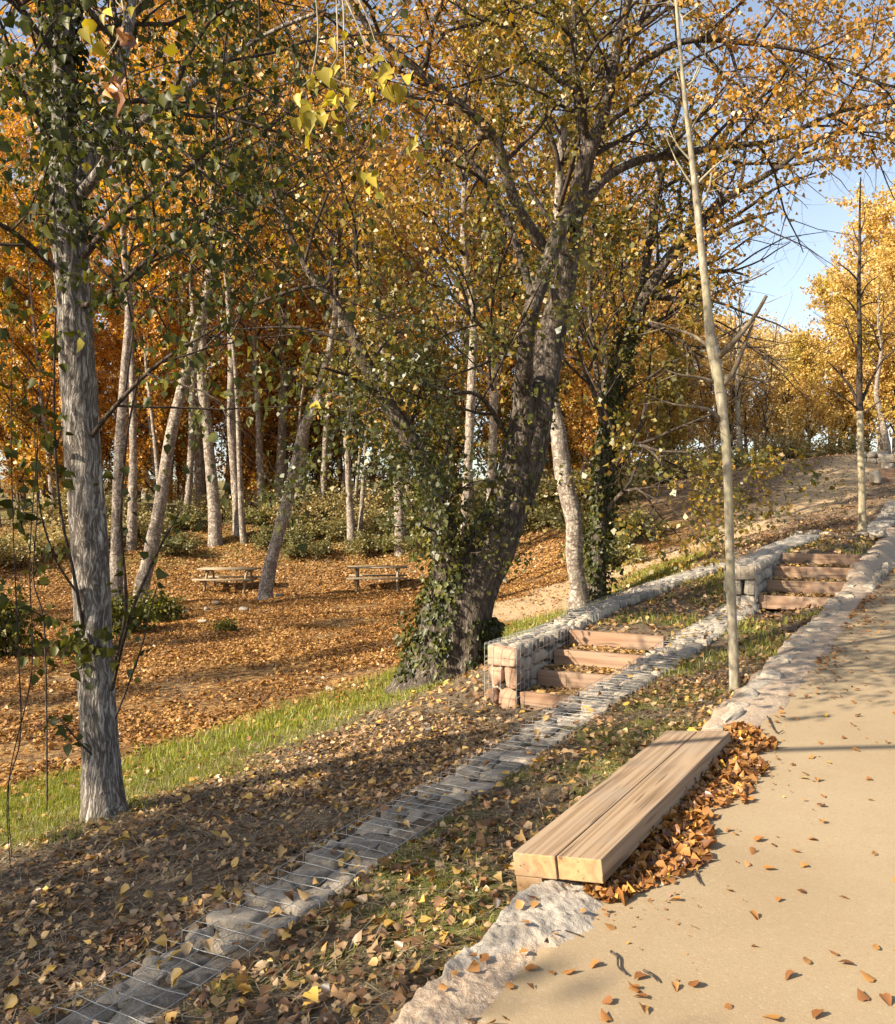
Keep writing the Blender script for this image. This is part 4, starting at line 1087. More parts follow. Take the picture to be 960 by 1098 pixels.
grove(51, 17.8, [(623, 655, 21), (620, 630, 17), (615, 600, 16), (609, 560, 16), (602, 510, 16), (598, 460, 15), (593, 425, 14), (588, 380, 12), (596, 320, 10)], 'bark_pale', 'leaf_olive', 'pale sunlit trunk leaning left behind the shaded stone strip', slim=1.12, top=8, t0=.5, tint=.5, size=.085, per_m=30,
      cfg=dict(cfgG, L=[(1.6, 3.0), (.7, 1.3)]), nl=26, spread=.2)
cfgD = dict(cfgG, last=2, n=[0, 5, 4], L=[(1.6, 3.0), (.8, 1.5), (.4, .8)], r=[.05, .018, .007], ang=[.8, .8, .8], trop=[.03, .02, 0], wander=[.13, .18, .2], seg=[7, 5, 3])
grove(52, 18.5, [(637, 650, 26), (641, 600, 21), (648, 540, 20), (655, 470, 19), (661, 420, 18), (668, 380, 18), (678, 345, 17), (690, 318, 15), (708, 285, 13), (735, 255, 11), (756, 240, 10), (781, 215, 9), (828, 185, 7), (869, 158, 6), (925, 140, 4), (985, 130, 2)], 'bark_dark', 'leaf_olive',
      'dark ivy-clad tree whose long limb reaches out to the right', name='ivy_clad_tree', cfg=cfgD, nl=28, t0=.3, tint=lambda C: .38 + .36 * smooth(690, 780, CX + C[:, 0] / C[:, 1] * F) * smooth(400, 300, CY - (C[:, 2] - CAMZ) / C[:, 1] * F), size=.085, per_m=18, ivy=.45, spread=.15, keep=grove_keep,
      extra=([(672, 370, 12), (690, 300, 10, 18.8), (700, 230, 8, 19.2), (716, 160, 6, 19.6), (735, 90, 4, 20)], [(690, 318, 9), (722, 320, 7, 18.2), (745, 330, 4, 18), (765, 345, 3, 17.8)], [(708, 285, 8), (745, 262, 6, 18.2), (790, 240, 4, 18), (835, 226, 2, 17.8)], [(690, 318, 8), (730, 300, 6, 18.8), (775, 290, 4, 19), (802, 296, 2, 19.2)], [(678, 345, 7), (705, 350, 5, 18.2), (738, 372, 3, 18), (752, 395, 2, 17.8)],
             [(735, 255, 8), (760, 180, 7, 19), (800, 110, 5, 19.5), (850, 60, 3, 20)], [(648, 520, 9), (672, 480, 7, 18.2), (695, 480, 5, 18), (712, 500, 2, 17.8)], [(645, 560, 7), (665, 530, 5, 18.1), (688, 525, 3, 17.9), (700, 545, 1.5, 17.8)], [(655, 470, 8), (640, 430, 6, 18.2), (622, 380, 4, 18), (606, 340, 2, 17.9)], [(650, 480, 8), (640, 400, 6, 18.8), (632, 320, 5, 19), (636, 240, 3, 19.3)]))

grove(53, 22, [(500, 625, 15), (500, 560, 13), (502, 480, 12), (505, 400, 11)], 'bark_pale', 'leaf_olive', 'added tree that shades the hill, trunk hidden behind the massive dark tree, its crown gold above', top=9, t0=.45, tint=.66, nl=26, per_m=26)  # this and the next three trees are added to shade the hillside
grove(54, 20, [(101, 640, 14), (99, 560, 12), (96, 460, 11), (93, 380, 10)], 'bark_pale', 'leaf_orange', 'added tree that shades the hill, right behind the grey poplar, its crown rising above', top=11, t0=.5, tint=.5, nl=28, per_m=26)
grove(55, 26, [(528, 606, 14), (529, 540, 12), (532, 460, 11), (536, 390, 10)], 'bark_pale', 'leaf_olive', 'second added shade tree hidden behind the massive dark tree, with a lower crown', top=6, t0=.4, tint=.6, nl=26, per_m=26)
grove(56, 28.5, [(641, 600, 13), (643, 540, 12), (646, 470, 11), (648, 410, 10)], 'bark_pale', 'leaf_orange', 'added shade tree hidden behind the ivy-clad tree, its crown showing to the right', top=6, t0=.4, tint=.6, nl=26, per_m=26)
# --- background wood: prototypes and copies ---------------------------------------
def proto(seed, H, r0, bark, leaf, crown0, width, nl, per_m, size, tint, n1=7, trop=.05, ang=.75, name='poplar_tree', lean=.03, cone=False):
    t = Tree(seed, (0, 0, 0)); rng = t.rng
    d = np.array([0, 0, 1.]); p = np.array([0, 0, -.3]); P, Rr = [p], [r0 * 1.25]; n = 10
    for i in range(n):
        d = nrm(d + rng.normal(0, lean, 3) + np.array([0, 0, .08])); p = p + d * H / n; P.append(p); Rr.append(r0 * (1 - (i + 1) / n * .93))
    P, Rr = t.limb(np.array(P), np.array(Rr), 9, .5, .06)
    cfg = dict(last=1, n=[0, n1], L=[(width * .7, width * 1.15), (width * .28, width * .5)], r=[r0 * .35, .02], ang=[ang, .8], trop=[trop, .02], wander=[.13, .2], seg=[6, 4])
    prof = (lambda q: max(.12, 1.15 * (1 - (q - crown0) / (1 - crown0)) ** .7)) if cone else (lambda q: .45 + .75 * math.sin(math.pi * min(1, max(0, (q - crown0) / (1 - crown0) * .8 + .18))))
    t.spawn(P, Rr, nl, 0, cfg, crown0, 1., prof)
    t.leaves(per_m * 1.15, size * .92, .24, lambda C, r: tint + .06 + .28 * fbm(C[:, 0] * .5, C[:, 1] * .5, C[:, 2] * .5, seed, 2) + r.normal(0, .12, len(C)), 0, .4)
    return t.finish(name, bark, leaf, 'x', 'tree', 'x')
PR = {
    'o1': proto(61, 23, .24, 'bark_pale', 'leaf_orange', .22, 3.6, 34, 30, .15, .45),
    'o2': proto(62, 20, .2, 'bark_pale', 'leaf_olive', .15, 3.2, 34, 30, .14, .62),
    'o3': proto(63, 14, .16, 'bark_pale', 'leaf_orange', .1, 2.8, 30, 34, .14, .35),
    'o4': proto(67, 8, .1, 'bark_pale', 'leaf_orange', .04, 2.2, 30, 36, .13, .55, 7, .08, .6),
    's1': proto(68, 15, .1, 'bark_pale', 'leaf_orange', .5, 1.8, 18, 26, .12, .6, 6, .08, .6, lean=.06),
    'y1': proto(64, 14, .2, 'bark_pale', 'leaf_yellow', .12, 3.6, 34, 36, .16, .66, 8),
    'y2': proto(65, 11, .16, 'bark_pale', 'leaf_yellow', .08, 2.6, 34, 36, .15, .5, 8, cone=True),
    'y3': proto(66, 9.5, .12, 'bark_pale', 'leaf_yellow', .2, 2.4, 26, 10, .13, .85, 7, .1, .55),
}
used = set()
LAB = {'s1': 'slender pale-trunked young poplar at the edge of the wood', 'o1': 'tall orange poplar in the wood behind the picnic tables', 'o2': 'olive-gold broad poplar in the wood behind the picnic tables', 'o3': 'low rust-orange tree in the wood behind the picnic tables',
       'o4': 'small golden understorey tree among the trunks of the wood', 'y1': 'broad yellow tree beyond the crest of the hill', 'y2': 'greenish yellow conical tree beyond the crest of the hill', 'y3': 'pale thin half-bare tree beyond the crest of the hill'}
GRP = {'s1': 'slender young poplars of the wood', 'o1': 'tall orange poplars of the wood', 'o2': 'broad olive-gold poplars of the wood', 'o3': 'low rust trees of the wood', 'o4': 'understorey trees of the wood', 'y1': 'broad yellow trees beyond the hill', 'y2': 'conical yellow trees beyond the hill', 'y3': 'half-bare trees beyond the hill'}
def put(kind, X, Y, sc_=1., rz=None, zoff=0, label=None):
    o = PR[kind]
    if kind in used: o = copy_tree(o)
    used.add(kind)
    o.location = (X, Y, tz(X, Y) - .1 + zoff); o.scale = (sc_, sc_, sc_ * RNG.uniform(.93, 1.08)); o.rotation_euler = (0, 0, RNG.uniform(0, 6.28) if rz is None else rz)
    o['label'] = label or LAB[kind]; o['group'] = GRP[kind]
    if label: del o['group']
    return o
rb = np.random.default_rng(99)
pos = []
def far_enough(x, y, dmin):
    return all((x - a) ** 2 + (y - b) ** 2 > dmin * dmin for a, b in pos)
def row(n, px0, px1, d0, d1, kinds, smin, smax, dmin):
    k = 0; tries = 0
    while k < n and tries < 4000:
        tries += 1
        d = rb.uniform(d0, d1); px = rb.uniform(px0, px1); x = (px - CX) / F * d
        if not far_enough(x, d, dmin): continue
        pos.append((x, d)); put(kinds[int(rb.integers(len(kinds)))], x, d, rb.uniform(smin, smax)); k += 1
row(12, -80, 440, 37, 46, ['o1', 'o2', 'o3', 'o3'], .8, 1.05, 3.4)
row(14, -80, 400, 46, 66, ['o1', 'o2', 'o2'], .95, 1.2, 4.2)
row(7, 440, 640, 40, 60, ['o3', 'o3', 'o4'], .8, 1.0, 3.4)
row(9, 560, 720, 44, 62, ['o3', 'y2', 'y3', 'y1'], .7, .9, 3.4)
row(30, -60, 620, 42, 54, ['o4', 'o4', 'o3'], .7, 1.1, 1.7)
row(6, -80, 160, 36, 42, ['o3', 'o4'], .7, .95, 2.2)
row(9, -80, 380, 62, 80, ['o1', 'o2'], 1.1, 1.35, 3.4)
for px, d, kd, s_ in ((890, 58, 'y1', .8), (945, 55, 'y1', .98), (915, 70, 'y1', 1.05), (850, 66, 'y1', .6), (970, 62, 'y1', 1.1), (838, 60, 'y2', .7), (900, 48, 'y2', .78), (870, 46, 'y2', .62), (930, 47, 'y2', .7), (960, 47, 'y1', .75),
                      (800, 64, 'y1', .72), (765, 60, 'y1', .66), (735, 56, 'y3', .85), (785, 54, 'y3', .8), (820, 54, 'y3', .85), (845, 52, 'y3', .75), (760, 70, 'y1', .75), (720, 66, 'y1', .72), (700, 60, 'y1', .6), (1000, 52, 'y1', .95), (1020, 60, 'y1', 1.0), (985, 45, 'y2', .8),
                      (660, 62, 'y1', .7), (690, 72, 'y1', .8), (810, 74, 'y1', .72), (840, 78, 'y1', .78)):
    put(kd, (px - CX) / F * d, d, s_)
row(8, -40, 560, 33.5, 41, ['s1'], .85, 1.2, 1.5)
for x, y, s_ in ((-21, 8.5, .95), (-25, 13, 1.0), (-20, 3.5, .9), (-27, 6.5, 1.0), (-24, 17, .85), (-30, 11, 1.05)):  # unseen trees added far left to throw shadow streaks over the grove floor
    put('s1', x, y, s_)
# orange canopy between the big tree and the wood, its light crowns show in the middle of the picture
for px, d, kd, s_ in ((430, 33, 'o2', .95), (505, 36, 'o2', .8), (560, 33, 'o2', .6), (300, 40, 'o1', 1.0), (640, 36, 'o3', .8), (60, 36, 'o3', .9)):
    put(kd, (px - CX) / F * d, d, s_)
# a white-barked leafless tree on the slope
grove(71, 46, [(797, 512, 8), (793, 470, 7), (791, 430, 6), (789, 390, 5), (790, 340, 3)], 'bark_plane', 'leaf_yellow', 'white-stemmed bare tree with fanned branches on the hill crest', name='white_stemmed_tree', per_m=2, nl=18, top=2, t0=.3, tint=.9,
      cfg=dict(cfgG, L=[(1.5, 2.6), (.6, 1.2)], ang=[.55, .6], r=[.04, .015]))
grove(72, 45, [(951, 478, 9), (945, 440, 8), (940, 420, 6), (944, 380, 4)], 'bark_pale', 'leaf_yellow', 'bent white trunk behind the crest wall at the far right', name='white_stemmed_tree', per_m=8, nl=12, top=3, t0=.5, tint=.6)

# --- trees out of frame at the left whose shade falls across the bank -------------
cfgS = dict(last=1, n=[0, 8], L=[(1.0, 1.9), (.5, 1.0)], r=[.04, .014], ang=[.9, .8], trop=[.04, .02], wander=[.13, .2], seg=[6, 4])
def shade_tree(seed, s, w, H, label, t0=.6, nl=20, per_m=20, leaf='leaf_olive', limbs=None):
    X, Y = XY(s, w); z = tz(X, Y)
    t = Tree(seed, (X, Y, z)); n = 8; rng = t.rng
    P = [np.array([X, Y, z - .2])]; d = np.array([0, 0, 1.])
    for i in range(n): d = nrm(d + rng.normal(0, .05, 3)); P.append(P[-1] + d * H / n)
    P, Rr = t.limb(np.array(P), np.linspace(.2, .03, n + 1), 12, .3, .06)
    t.spawn(P, Rr, nl, 0, cfgS, t0, 1.)
    t.leaves(per_m, .11, .25, lambda C, r: .4 + r.normal(0, .2, len(C)), 0, .4)
    return t, P, Rr
SH = [(81, -12.5, 7.2, 6.9), (82, -9.8, 7.4, 7.1), (83, -7.4, 7.2, 6.9), (84, -5.2, 7.4, 6.6), (86, -15.5, 7.3, 7.0)]
SHL = ['poplar first in the row out of sight at the left', 'poplar second in the row at the left', 'poplar third in the row at the left', 'poplar fourth in the row at the left', 'poplar at the rear end of the left row']
for (sd, s, w, H), lb_ in zip(SH, SHL):
    t, P, Rr = shade_tree(sd, s, w, H, lb_)
    t.finish('poplar_tree', 'bark_grey', 'leaf_olive', lb_)

# poplar just outside the frame whose drooping twigs hang into the top of the picture
t, P, Rr = shade_tree(91, -5.6, 7.0, 6.6, '', .65, 7, 12, 'leaf_green')
top = P[int(len(P) * .62)]
tw = Tree(92, t.base)
lim = np.array([top, top + (PX(250, -260, 2.7) - top) * .5 + np.array([0, 0, .35]), PX(250, -260, 2.7), PX(330, -160, 2.75), PX(355, -40, 2.8)])
Pl, Rl = resample(lim, np.array([.06, .04, .02, .012, .006]), .08); tube(t.T, Pl - t.base, Rl, 8, .5, .03, 4)
hang = MB()
for P_ in ([(335, -110, 4), (338, -20, 3.4), (341, 40, 3), (333, 85, 2.4), (325, 92, 2)], [(345, -80, 4), (366, -10, 3.2), (369, 40, 3), (371, 85, 2)], [(352, -40, 4), (385, 30, 3), (396, 60, 2.4), (418, 70, 2)],
           [(350, -60, 3), (390, 10, 2.6), (405, 50, 2), (430, 90, 1.6)], [(360, -20, 3), (362, 60, 2.4), (352, 80, 2), (385, 95, 1.6)],
           [(250, -220, 4), (190, -120, 3.4), (132, -40, 3), (133, 20, 2.6), (122, 50, 2.4), (108, 66, 2)], [(108, 66, 2), (118, 76, 1.8), (126, 84, 1.6)], [(133, 10, 2.4), (124, 0, 2), (120, -20, 2)]):
    Pq, Rq = pxl([(a, b, c, 2.8) for a, b, c in P_], 2.8); Pq, Rq = resample(Pq, Rq * .6, .03); tube(hang, Pq - t.base, Rq, 6, .5, .0)
rootC = t.finish('overhanging_poplar', 'bark_grey', 'leaf_green', 'poplar out of frame whose twigs with yellow leaves hang into the top of the view')
hang.build('drooping_twigs', M['bark_plane'], rootC, True)
lv = MB(); rg = np.random.default_rng(12)
lp = [(322, 100), (328, 112), (335, 120), (341, 95), (350, 108), (360, 100), (358, 118), (345, 124), (368, 96), (332, 132), (318, 126), (340, 88), (352, 82), (372, 112), (396, 95), (402, 100), (420, 80), (428, 92), (410, 145), (445, 145), (440, 158), (392, 185), (398, 200), (404, 206), (412, 84), (362, 70), (358, 40), (385, 60), (405, 60), (425, 55), (360, 135),
      (95, 20), (98, 38), (104, 45), (112, 15), (118, 8), (120, 28), (145, 8), (90, 30), (100, 52)]
lp = lp + [(a + rg.normal(0, 14), b + rg.normal(0, 11)) for a, b in lp[:31]]
n = len(lp); q = np.array([PX(a, b, 2.8 + rg.normal(0, .06)) for a, b in lp])
add_leaves(lv, q - t.base, nrm(np.array([0, 0, -.9]) + rg.normal(0, .45, (n, 3))), nrm(np.array([-.4, -1, .3]) + rg.normal(0, .5, (n, 3))), .04 * rg.uniform(.55, 1.3, n), np.clip(rg.normal(.84, .1, n), 0, 1), 2, .22)
lp = [(133, 30), (138, 34), (128, 33), (124, 88), (128, 95), (122, 102), (118, 92), (131, 85), (126, 98)]
n = len(lp); q = np.array([PX(a, b, 2.8 + rg.normal(0, .03)) for a, b in lp])
o = lv.build('yellow_leaves', M['leaf_green'], rootC)
lv2 = MB(); add_leaves(lv2, q - t.base, nrm(np.array([0, 0, -.9]) + rg.normal(0, .5, (n, 3))), nrm(rg.normal(size=(n, 3))), .045 * rg.uniform(.75, 1.3, n), np.clip(rg.normal(.35, .2, n), 0, 1), 2, .4)
lv2.build('withered_leaves', M['leaf_pile'], rootC)

# ------------------------------------------------------------------ bushes
def bush(seed, Rb, H, leaf, tint, nl=26, per_m=42, size=.1):
    t = Tree(seed, (0, 0, 0)); rng = t.rng
    cfg = dict(last=1, n=[0, 6], L=[(H * .8, H * 1.15), (Rb * .35, Rb * .6)], r=[.02, .008], ang=[.5, .8], trop=[-.02, .0], wander=[.15, .22], seg=[6, 3])
    for i in range(nl):
        a = rng.random() * 6.28; r = Rb * .55 * math.sqrt(rng.random()); d = np.array([math.cos(a) * rng.uniform(.1, .7), math.sin(a) * rng.uniform(.1, .7), 1.])
        t.shoot(np.array([math.cos(a) * r, math.sin(a) * r, -.1]), d, H * rng.uniform(.6, 1.1), .015, 0, cfg)
    t.leaves(per_m, size, .15, lambda C, r: tint + .15 * fbm(C[:, 0], C[:, 1], C[:, 2], seed, 2) + r.normal(0, .14, len(C)), 0, .3)
    root = empty('bush', (0, 0, 0), 'x', 'bush', 'x')
    t.B.build('stems', M['bark_twig'], root, True); t.C.build('foliage', M[leaf], root)
    return root
BU = {'g': bush(101, 1.3, 1.3, 'leaf_bush', .5), 'd': bush(102, 1.0, 1.7, 'leaf_bush', .85, 34, 18), 'v': bush(103, .9, 1.1, 'leaf_green', .4, 22, 30, .1)}
bused = set()
BL = {'g': ('low grey-green bush in the undergrowth along the foot of the wood', 'green bushes along the bank'), 'd': ('dry straw-coloured bush among the undergrowth', 'dry bushes in the undergrowth'), 'v': ('small fresh green shrub', 'fresh green shrubs')}
def putb(k_, X, Y, s_, label=None, sz=1.):
    o = BU[k_]
    if k_ in bused: o = copy_tree(o)
    bused.add(k_)
    o.location = (X, Y, tz(X, Y) - .05); o.scale = (s_, s_, s_ * sz); o.rotation_euler = (0, 0, RNG.uniform(0, 6.28))
    o['label'] = label or BL[k_][0]; o['group'] = BL[k_][1]
    if label and 'group' in o: del o['group']
    return o
for px, d, k_, s_ in ((190, 33, 'g', .9), (300, 34, 'g', 1.0), (330, 33, 'g', .9), (345, 35, 'g', 1.2), (400, 33.5, 'g', 1.0), (420, 35, 'g', 1.3), (440, 33, 'g', 1.1), (470, 35, 'g', 1.2), (385, 36, 'd', 1.2), (500, 34, 'g', 1.1), (525, 31, 'g', .9),
                      (560, 33, 'g', 1.2), (590, 32, 'g', 1.0), (310, 37, 'd', 1.2), (265, 37, 'g', .9), (150, 34, 'd', 1.2), (100, 33, 'd', 1.2), (60, 32, 'd', 1.2), (20, 31, 'd', 1.3), (-30, 30, 'd', 1.3), (120, 36, 'd', 1.4), (70, 36, 'd', 1.4), (200, 36, 'g', 1.1), (240, 38, 'd', 1.3), (450, 38, 'd', 1.5), (360, 39, 'd', 1.5), (420, 40, 'd', 1.6), (500, 39, 'd', 1.5), (540, 38, 'g', 1.6),
                      (652, 24, 'g', .8), (645, 28, 'g', 1.2), (690, 38, 'd', 1.0), (710, 38.5, 'd', 1.2), (730, 39, 'd', 1.1), (750, 40, 'd', 1.1), (775, 41, 'd', 1.1), (815, 44, 'd', 1.2), (838, 45, 'd', 1.2), (860, 46, 'd', 1.3), (885, 46, 'd', 1.3), (720, 44, 'd', 1.5), (690, 43, 'g', 1.5), (755, 46, 'd', 1.5), (790, 49, 'd', 1.5), (640, 33, 'd', 1.4), (615, 35, 'g', 1.5), (905, 46, 'd', 1.2)):
    putb(k_, (px - CX) / F * d, d, s_ * (.72 if px < 600 else RNG.uniform(.5, .95) if px > 680 else 1), sz=.8 if px < 600 else RNG.uniform(.6, 1.1))
putb('v', PX(165, 0, 22.5)[0], 22.5, .62, 'green shrub round the foot of the dark leaning trunk')
putb('v', PX(132, 0, 20)[0], 20, .8, 'small green shrub right behind the grey poplar')
putb('v', PX(-4, 0, 17)[0], 17, .8, 'dark green shrub at the left edge of the grove', 1.4)
putb('v', PX(244, 0, 20)[0], 20, .28, 'tiny green tuft alone on the orange leaf carpet')
# thin whips at the left edge
for i, (P_, d_, lb_) in enumerate((([(8, 850, 2), (22, 790, 3), (20, 700, 3), (14, 560, 2.5), (12, 420, 2), (16, 330, 1.2)], 6.0, 'leftmost thin bare whip hanging at the picture edge'),
                              ([(10, 835, 2), (34, 720, 3), (32, 600, 2.6), (40, 480, 2), (44, 380, 1.2)], 6.2, 'thin whip with a kink left of the grey poplar'),
                              ([(48, 680, 4), (36, 620, 3.4), (40, 540, 3), (36, 450, 2), (30, 380, 1.4)], 7.6, 'short stout whip close to the grey poplar'))):
    Pq, Rq = pxl(P_, d_); zb_ = tz(Pq[0][0], Pq[0][1])
    Pq = np.vstack([[Pq[0][0], Pq[0][1] + .05, zb_ - .05], Pq]); Rq = np.concatenate([[Rq[0]], Rq])
    Pq, Rq = resample(Pq, Rq * .5, .06); t = Tree(120 + i, (Pq[0][0], Pq[0][1], zb_)); tube(t.T, Pq - t.base, Rq, 6, .5, .02)
    t.spawn(Pq, Rq, 7, 0, dict(last=0, n=[0], L=[(.25, .6)], r=[.004], ang=[.7], trop=[0], wander=[.15], seg=[4]), .4, 1.)
    t.leaves(14, .08, .06, lambda C, r: .35 + r.normal(0, .15, len(C)), 1, .8)
    root = empty('sapling', t.base, lb_, 'sapling'); t.T.build('stem', M['bark_twig'], root, True); t.B.build('twigs', M['bark_twig'], root, True); t.C.build('leaves', M['leaf_green'], root)

# ------------------------------------------------------------------ ground cover
def scatter(n, x0, x1, y0, y1, rng):
    return rng.uniform(x0, x1, n), rng.uniform(y0, y1, n)
def wedge(n, d0, d1, rng, m=1.12, power=1.):
    """points inside the view wedge (and a margin) between two depths, even over the ground"""
    Y = np.sqrt(rng.uniform(d0 ** 2, d1 ** 2, n)); X = Y * rng.uniform(-.48 * m - .05, .48 * m + .05, n); return X, Y
def bank_mask(X, Y):
    s, w = SW(X, Y)
    strip = np.where((s > -2.6) & (s < 9.4), (w < np.interp(s, [-2, 2, 6, 9.6], [1.99, 1.9, 1.72, 1.62])) & (w > np.interp(s, [-2, 2, 6, 9.6], [1.56, 1.47, 1.29, 1.19])), False)
    strip2 = (s > 5.2) & (s < 17) & (w > 2.8) & (w < 3.22)
    st1 = (s > 5.1) & (s < 6.8) & (w > 1.6) & (w < 3.1); st2 = (s > 9.4) & (s < 11.45) & (w > 0) & (w < 1.7)
    wall = (s > 9.3) & (s < 15.5) & (w > 1.24) & (w < 1.68)
    return (w > .3) & ~strip & ~strip2 & ~st1 & ~st2 & ~wall, strip | strip2 | wall
def slope_n(X, Y, e=.1):
    zx = (terr(X + e, Y) - terr(X - e, Y)) / (2 * e); zy = (terr(X, Y + e) - terr(X, Y - e)) / (2 * e)
    return nrm(np.stack([-zx, -zy, np.ones_like(zx)], -1))
def lay(mb, X, Y, size, tint, detail, rng, tilt=.35, lift=.012, Z=None, curl=(.05, .35)):
    n = len(X)
    if Z is None: Z = terr(X, Y); N = slope_n(X, Y)
    else: N = np.tile([0, 0, 1.], (n, 1))
    N = nrm(N + rng.normal(0, tilt, (n, 3)))
    a = rng.random(n) * 6.283; ax = np.stack([np.cos(a), np.sin(a), np.zeros(n)], 1); ax = nrm(ax - N * (ax * N).sum(1)[:, None])
    flip = np.where(rng.random(n) < .5, 1, -1)[:, None]
    sz = size * rng.uniform(.6, 1.3, n)
    C = np.stack([X, Y, Z + lift + rng.random(n) * lift * 1.5 + sz * .18 * tilt], 1) - ax * sz[:, None] * .4
    for lo, hi in ((0, .5), (.5, 1)):
        m = (np.arange(n) / n >= lo) & (np.arange(n) / n < hi)
        add_leaves(mb, C[m], ax[m], (N * flip)[m], sz[m], tint[m], detail, rng.uniform(*curl))
rg = np.random.default_rng(55)
# leaves lying on the bank
mb = MB()
X, Y = wedge(60000, 2.3, 9.5, rg); s, w = SW(X, Y); ok, _ = bank_mask(X, Y); ok &= (w < 5.6) & (rg.random(len(X)) < .55 + .45 * fbm(X * 1.3, Y * 1.3, 0, 61, 2)) & (rg.random(len(X)) < np.where(w < 1.6, .75, 1 - .8 * zone(X, Y)[0]))
X, Y = X[ok], Y[ok]
lay(mb, X, Y, .05 * rg.choice([.35, .6, .9, 1.15], len(X), p=[.3, .2, .3, .2]), np.clip(rg.normal(.4, .27, len(X)), 0, 1), 1, rg, .42, curl=(.02, .2))
X, Y = wedge(60000, 9.5, 22, rg); s, w = SW(X, Y); ok, _ = bank_mask(X, Y); ok &= (w < 5.4) & (rg.random(len(X)) < .5 * (1 - .8 * zone(X, Y)[0] * (w > 3)))
X, Y = X[ok], Y[ok]; lay(mb, X, Y, .07, np.clip(rg.normal(.45, .24, len(X)), 0, 1), 0, rg, .4)
X, Y = wedge(60000, 19, 40, rg); z1, z2, z3, z4 = zone(X, Y); ok = (z3 > .4) & (rg.random(len(X)) < .6 - .45 * z4)
X, Y = X[ok], Y[ok]; lay(mb, X, Y, .075, np.clip(rg.normal(.33, .2, len(X)), 0, 1), 0, rg, .4)
# a few bigger yellow leaves
X, Y = wedge(330, 2.6, 8, rg); s, w = SW(X, Y); ok, st = bank_mask(X, Y); ok = (ok | st) & (w < 5)
X, Y = X[ok], Y[ok]; lay(mb, X, Y, .062, np.clip(rg.normal(.85, .1, len(X)), 0, 1), 2, rg, .4, .02)
# on the gabion strip and the treads
X, Y = wedge(9000, 2.3, 14, rg); ok, st = bank_mask(X, Y); s, w = SW(X, Y); ok = st & (w < 2.1) & (rg.random(len(X)) < .25) & (s < 9.4)
X, Y = X[ok], Y[ok]; s, w = SW(X, Y); lay(mb, X, Y, .058, np.clip(rg.normal(.55, .25, len(X)), 0, 1), 1, rg, .4, .012, zstrip(s) + .045)
for q, a, b, z in TREADS:
    n = 420; S_ = rg.uniform(q[0], q[-1], n); W_ = rg.uniform(b, a, n); X, Y = XY(S_, W_); lay(mb, X, Y, .065, np.clip(rg.normal(.55, .22, n), 0, 1), 0, rg, .35, .015, np.full(n, z))
tag(mb.build('leaf_litter', M['leaf_litter']), 'dry leaves strewn thickly over the bank, strips and stair treads', 'leaf litter', kind='stuff')
# orange carpet in the grove
mb = MB()
X, Y = wedge(330000, 6, 27, rg); z1, z2, z3, z4 = zone(X, Y); ok = (rg.random(len(X)) < z2 * np.clip(.62 + .75 * fbm(X * .8, Y * .8, 0, 71, 3), .05, 1)) & (rg.random(len(X)) > z1 * .8)
X, Y = X[ok], Y[ok]; lay(mb, X, Y, .05 * rg.choice([.7, 1, 1.3], len(X)), np.clip(.42 + .16 * fbm(X * 1.1, Y * 1.1, 0, 73, 3) + rg.normal(0, .22, len(X)), 0, 1), 0, rg, .4)
X, Y = wedge(110000, 26, 37, rg); z1, z2, z3, z4 = zone(X, Y); ok = (rg.random(len(X)) < z2) & (X < 5)
X, Y = X[ok], Y[ok]; lay(mb, X, Y, .08, np.clip(rg.normal(.45, .22, len(X)), 0, 1), 0, rg, .4)
tag(mb.build('leaf_carpet', M['leaf_carpet']), 'orange carpet of fallen leaves covering the grove floor', 'leaf carpet', kind='stuff')
# grass
def blades(mb, X, Y, h, wd, tint, rng, Z=None):
    n = len(X); Z = terr(X, Y) if Z is None else Z
    a = rng.random(n) * 6.283; d = np.stack([np.cos(a), np.sin(a), np.zeros(n)], 1); b = rng.random(n) * 6.283
    lean = np.stack([np.cos(b), np.sin(b), np.zeros(n)], 1) * rng.uniform(.1, .8, n)[:, None]
    base = np.stack([X, Y, Z - .006], 1); up = np.array([0, 0, 1.])
    h = (h * rng.uniform(.5, 1.4, n))[:, None]; wd = np.broadcast_to(wd, (n,))[:, None]
    m = base + (up * .6 + lean * .3) * h; t = base + (up * .95 + lean) * h
    V = np.stack([base - d * wd / 2, base + d * wd / 2, m + d * wd * .36, m - d * wd * .36, t], 1)
    k = np.arange(n)[:, None] * 5
    base_n = mb.n
    mb.add(V.reshape(-1, 3), k + np.array([[0, 1, 2, 3]]), np.repeat(tint, 5))
    mb.L.append(((k + np.array([[3, 2, 4]])) + base_n).ravel()); mb.S.append(np.full(n, 3))
mb = MB()
X, Y = wedge(150000, 2.3, 9, rg); z1, z2, z3, z4 = zone(X, Y); ok, _ = bank_mask(X, Y); s, w = SW(X, Y)
cl = fbm(X * 4, Y * 4, 0, 81, 2)
ok &= rg.random(len(X)) < np.clip(z1 * (np.where(w > 2.2, 1, .65) + .9 * cl), 0, 1) * np.where(w > 2.2, 1, .6)
X, Y = X[ok], Y[ok]; blades(mb, X, Y, np.where(SW(X, Y)[1] < 2.2, .045, .08), .0045, np.clip(rg.normal(.5, .22, len(X)), 0, 1), rg)
X, Y = wedge(220000, 9, 24, rg); z1, z2, z3, z4 = zone(X, Y); ok, _ = bank_mask(X, Y); ok &= rg.random(len(X)) < z1 * np.clip(.95 + .6 * fbm(X * 2, Y * 2, 0, 82, 2), 0, 1)
X, Y = X[ok], Y[ok]; blades(mb, X, Y, .09, .009, np.clip(rg.normal(.55, .22, len(X)), 0, 1), rg)
tag(mb.build('grass', M['grass']), 'short green grass growing along the bank and lawn', 'grass', kind='stuff')
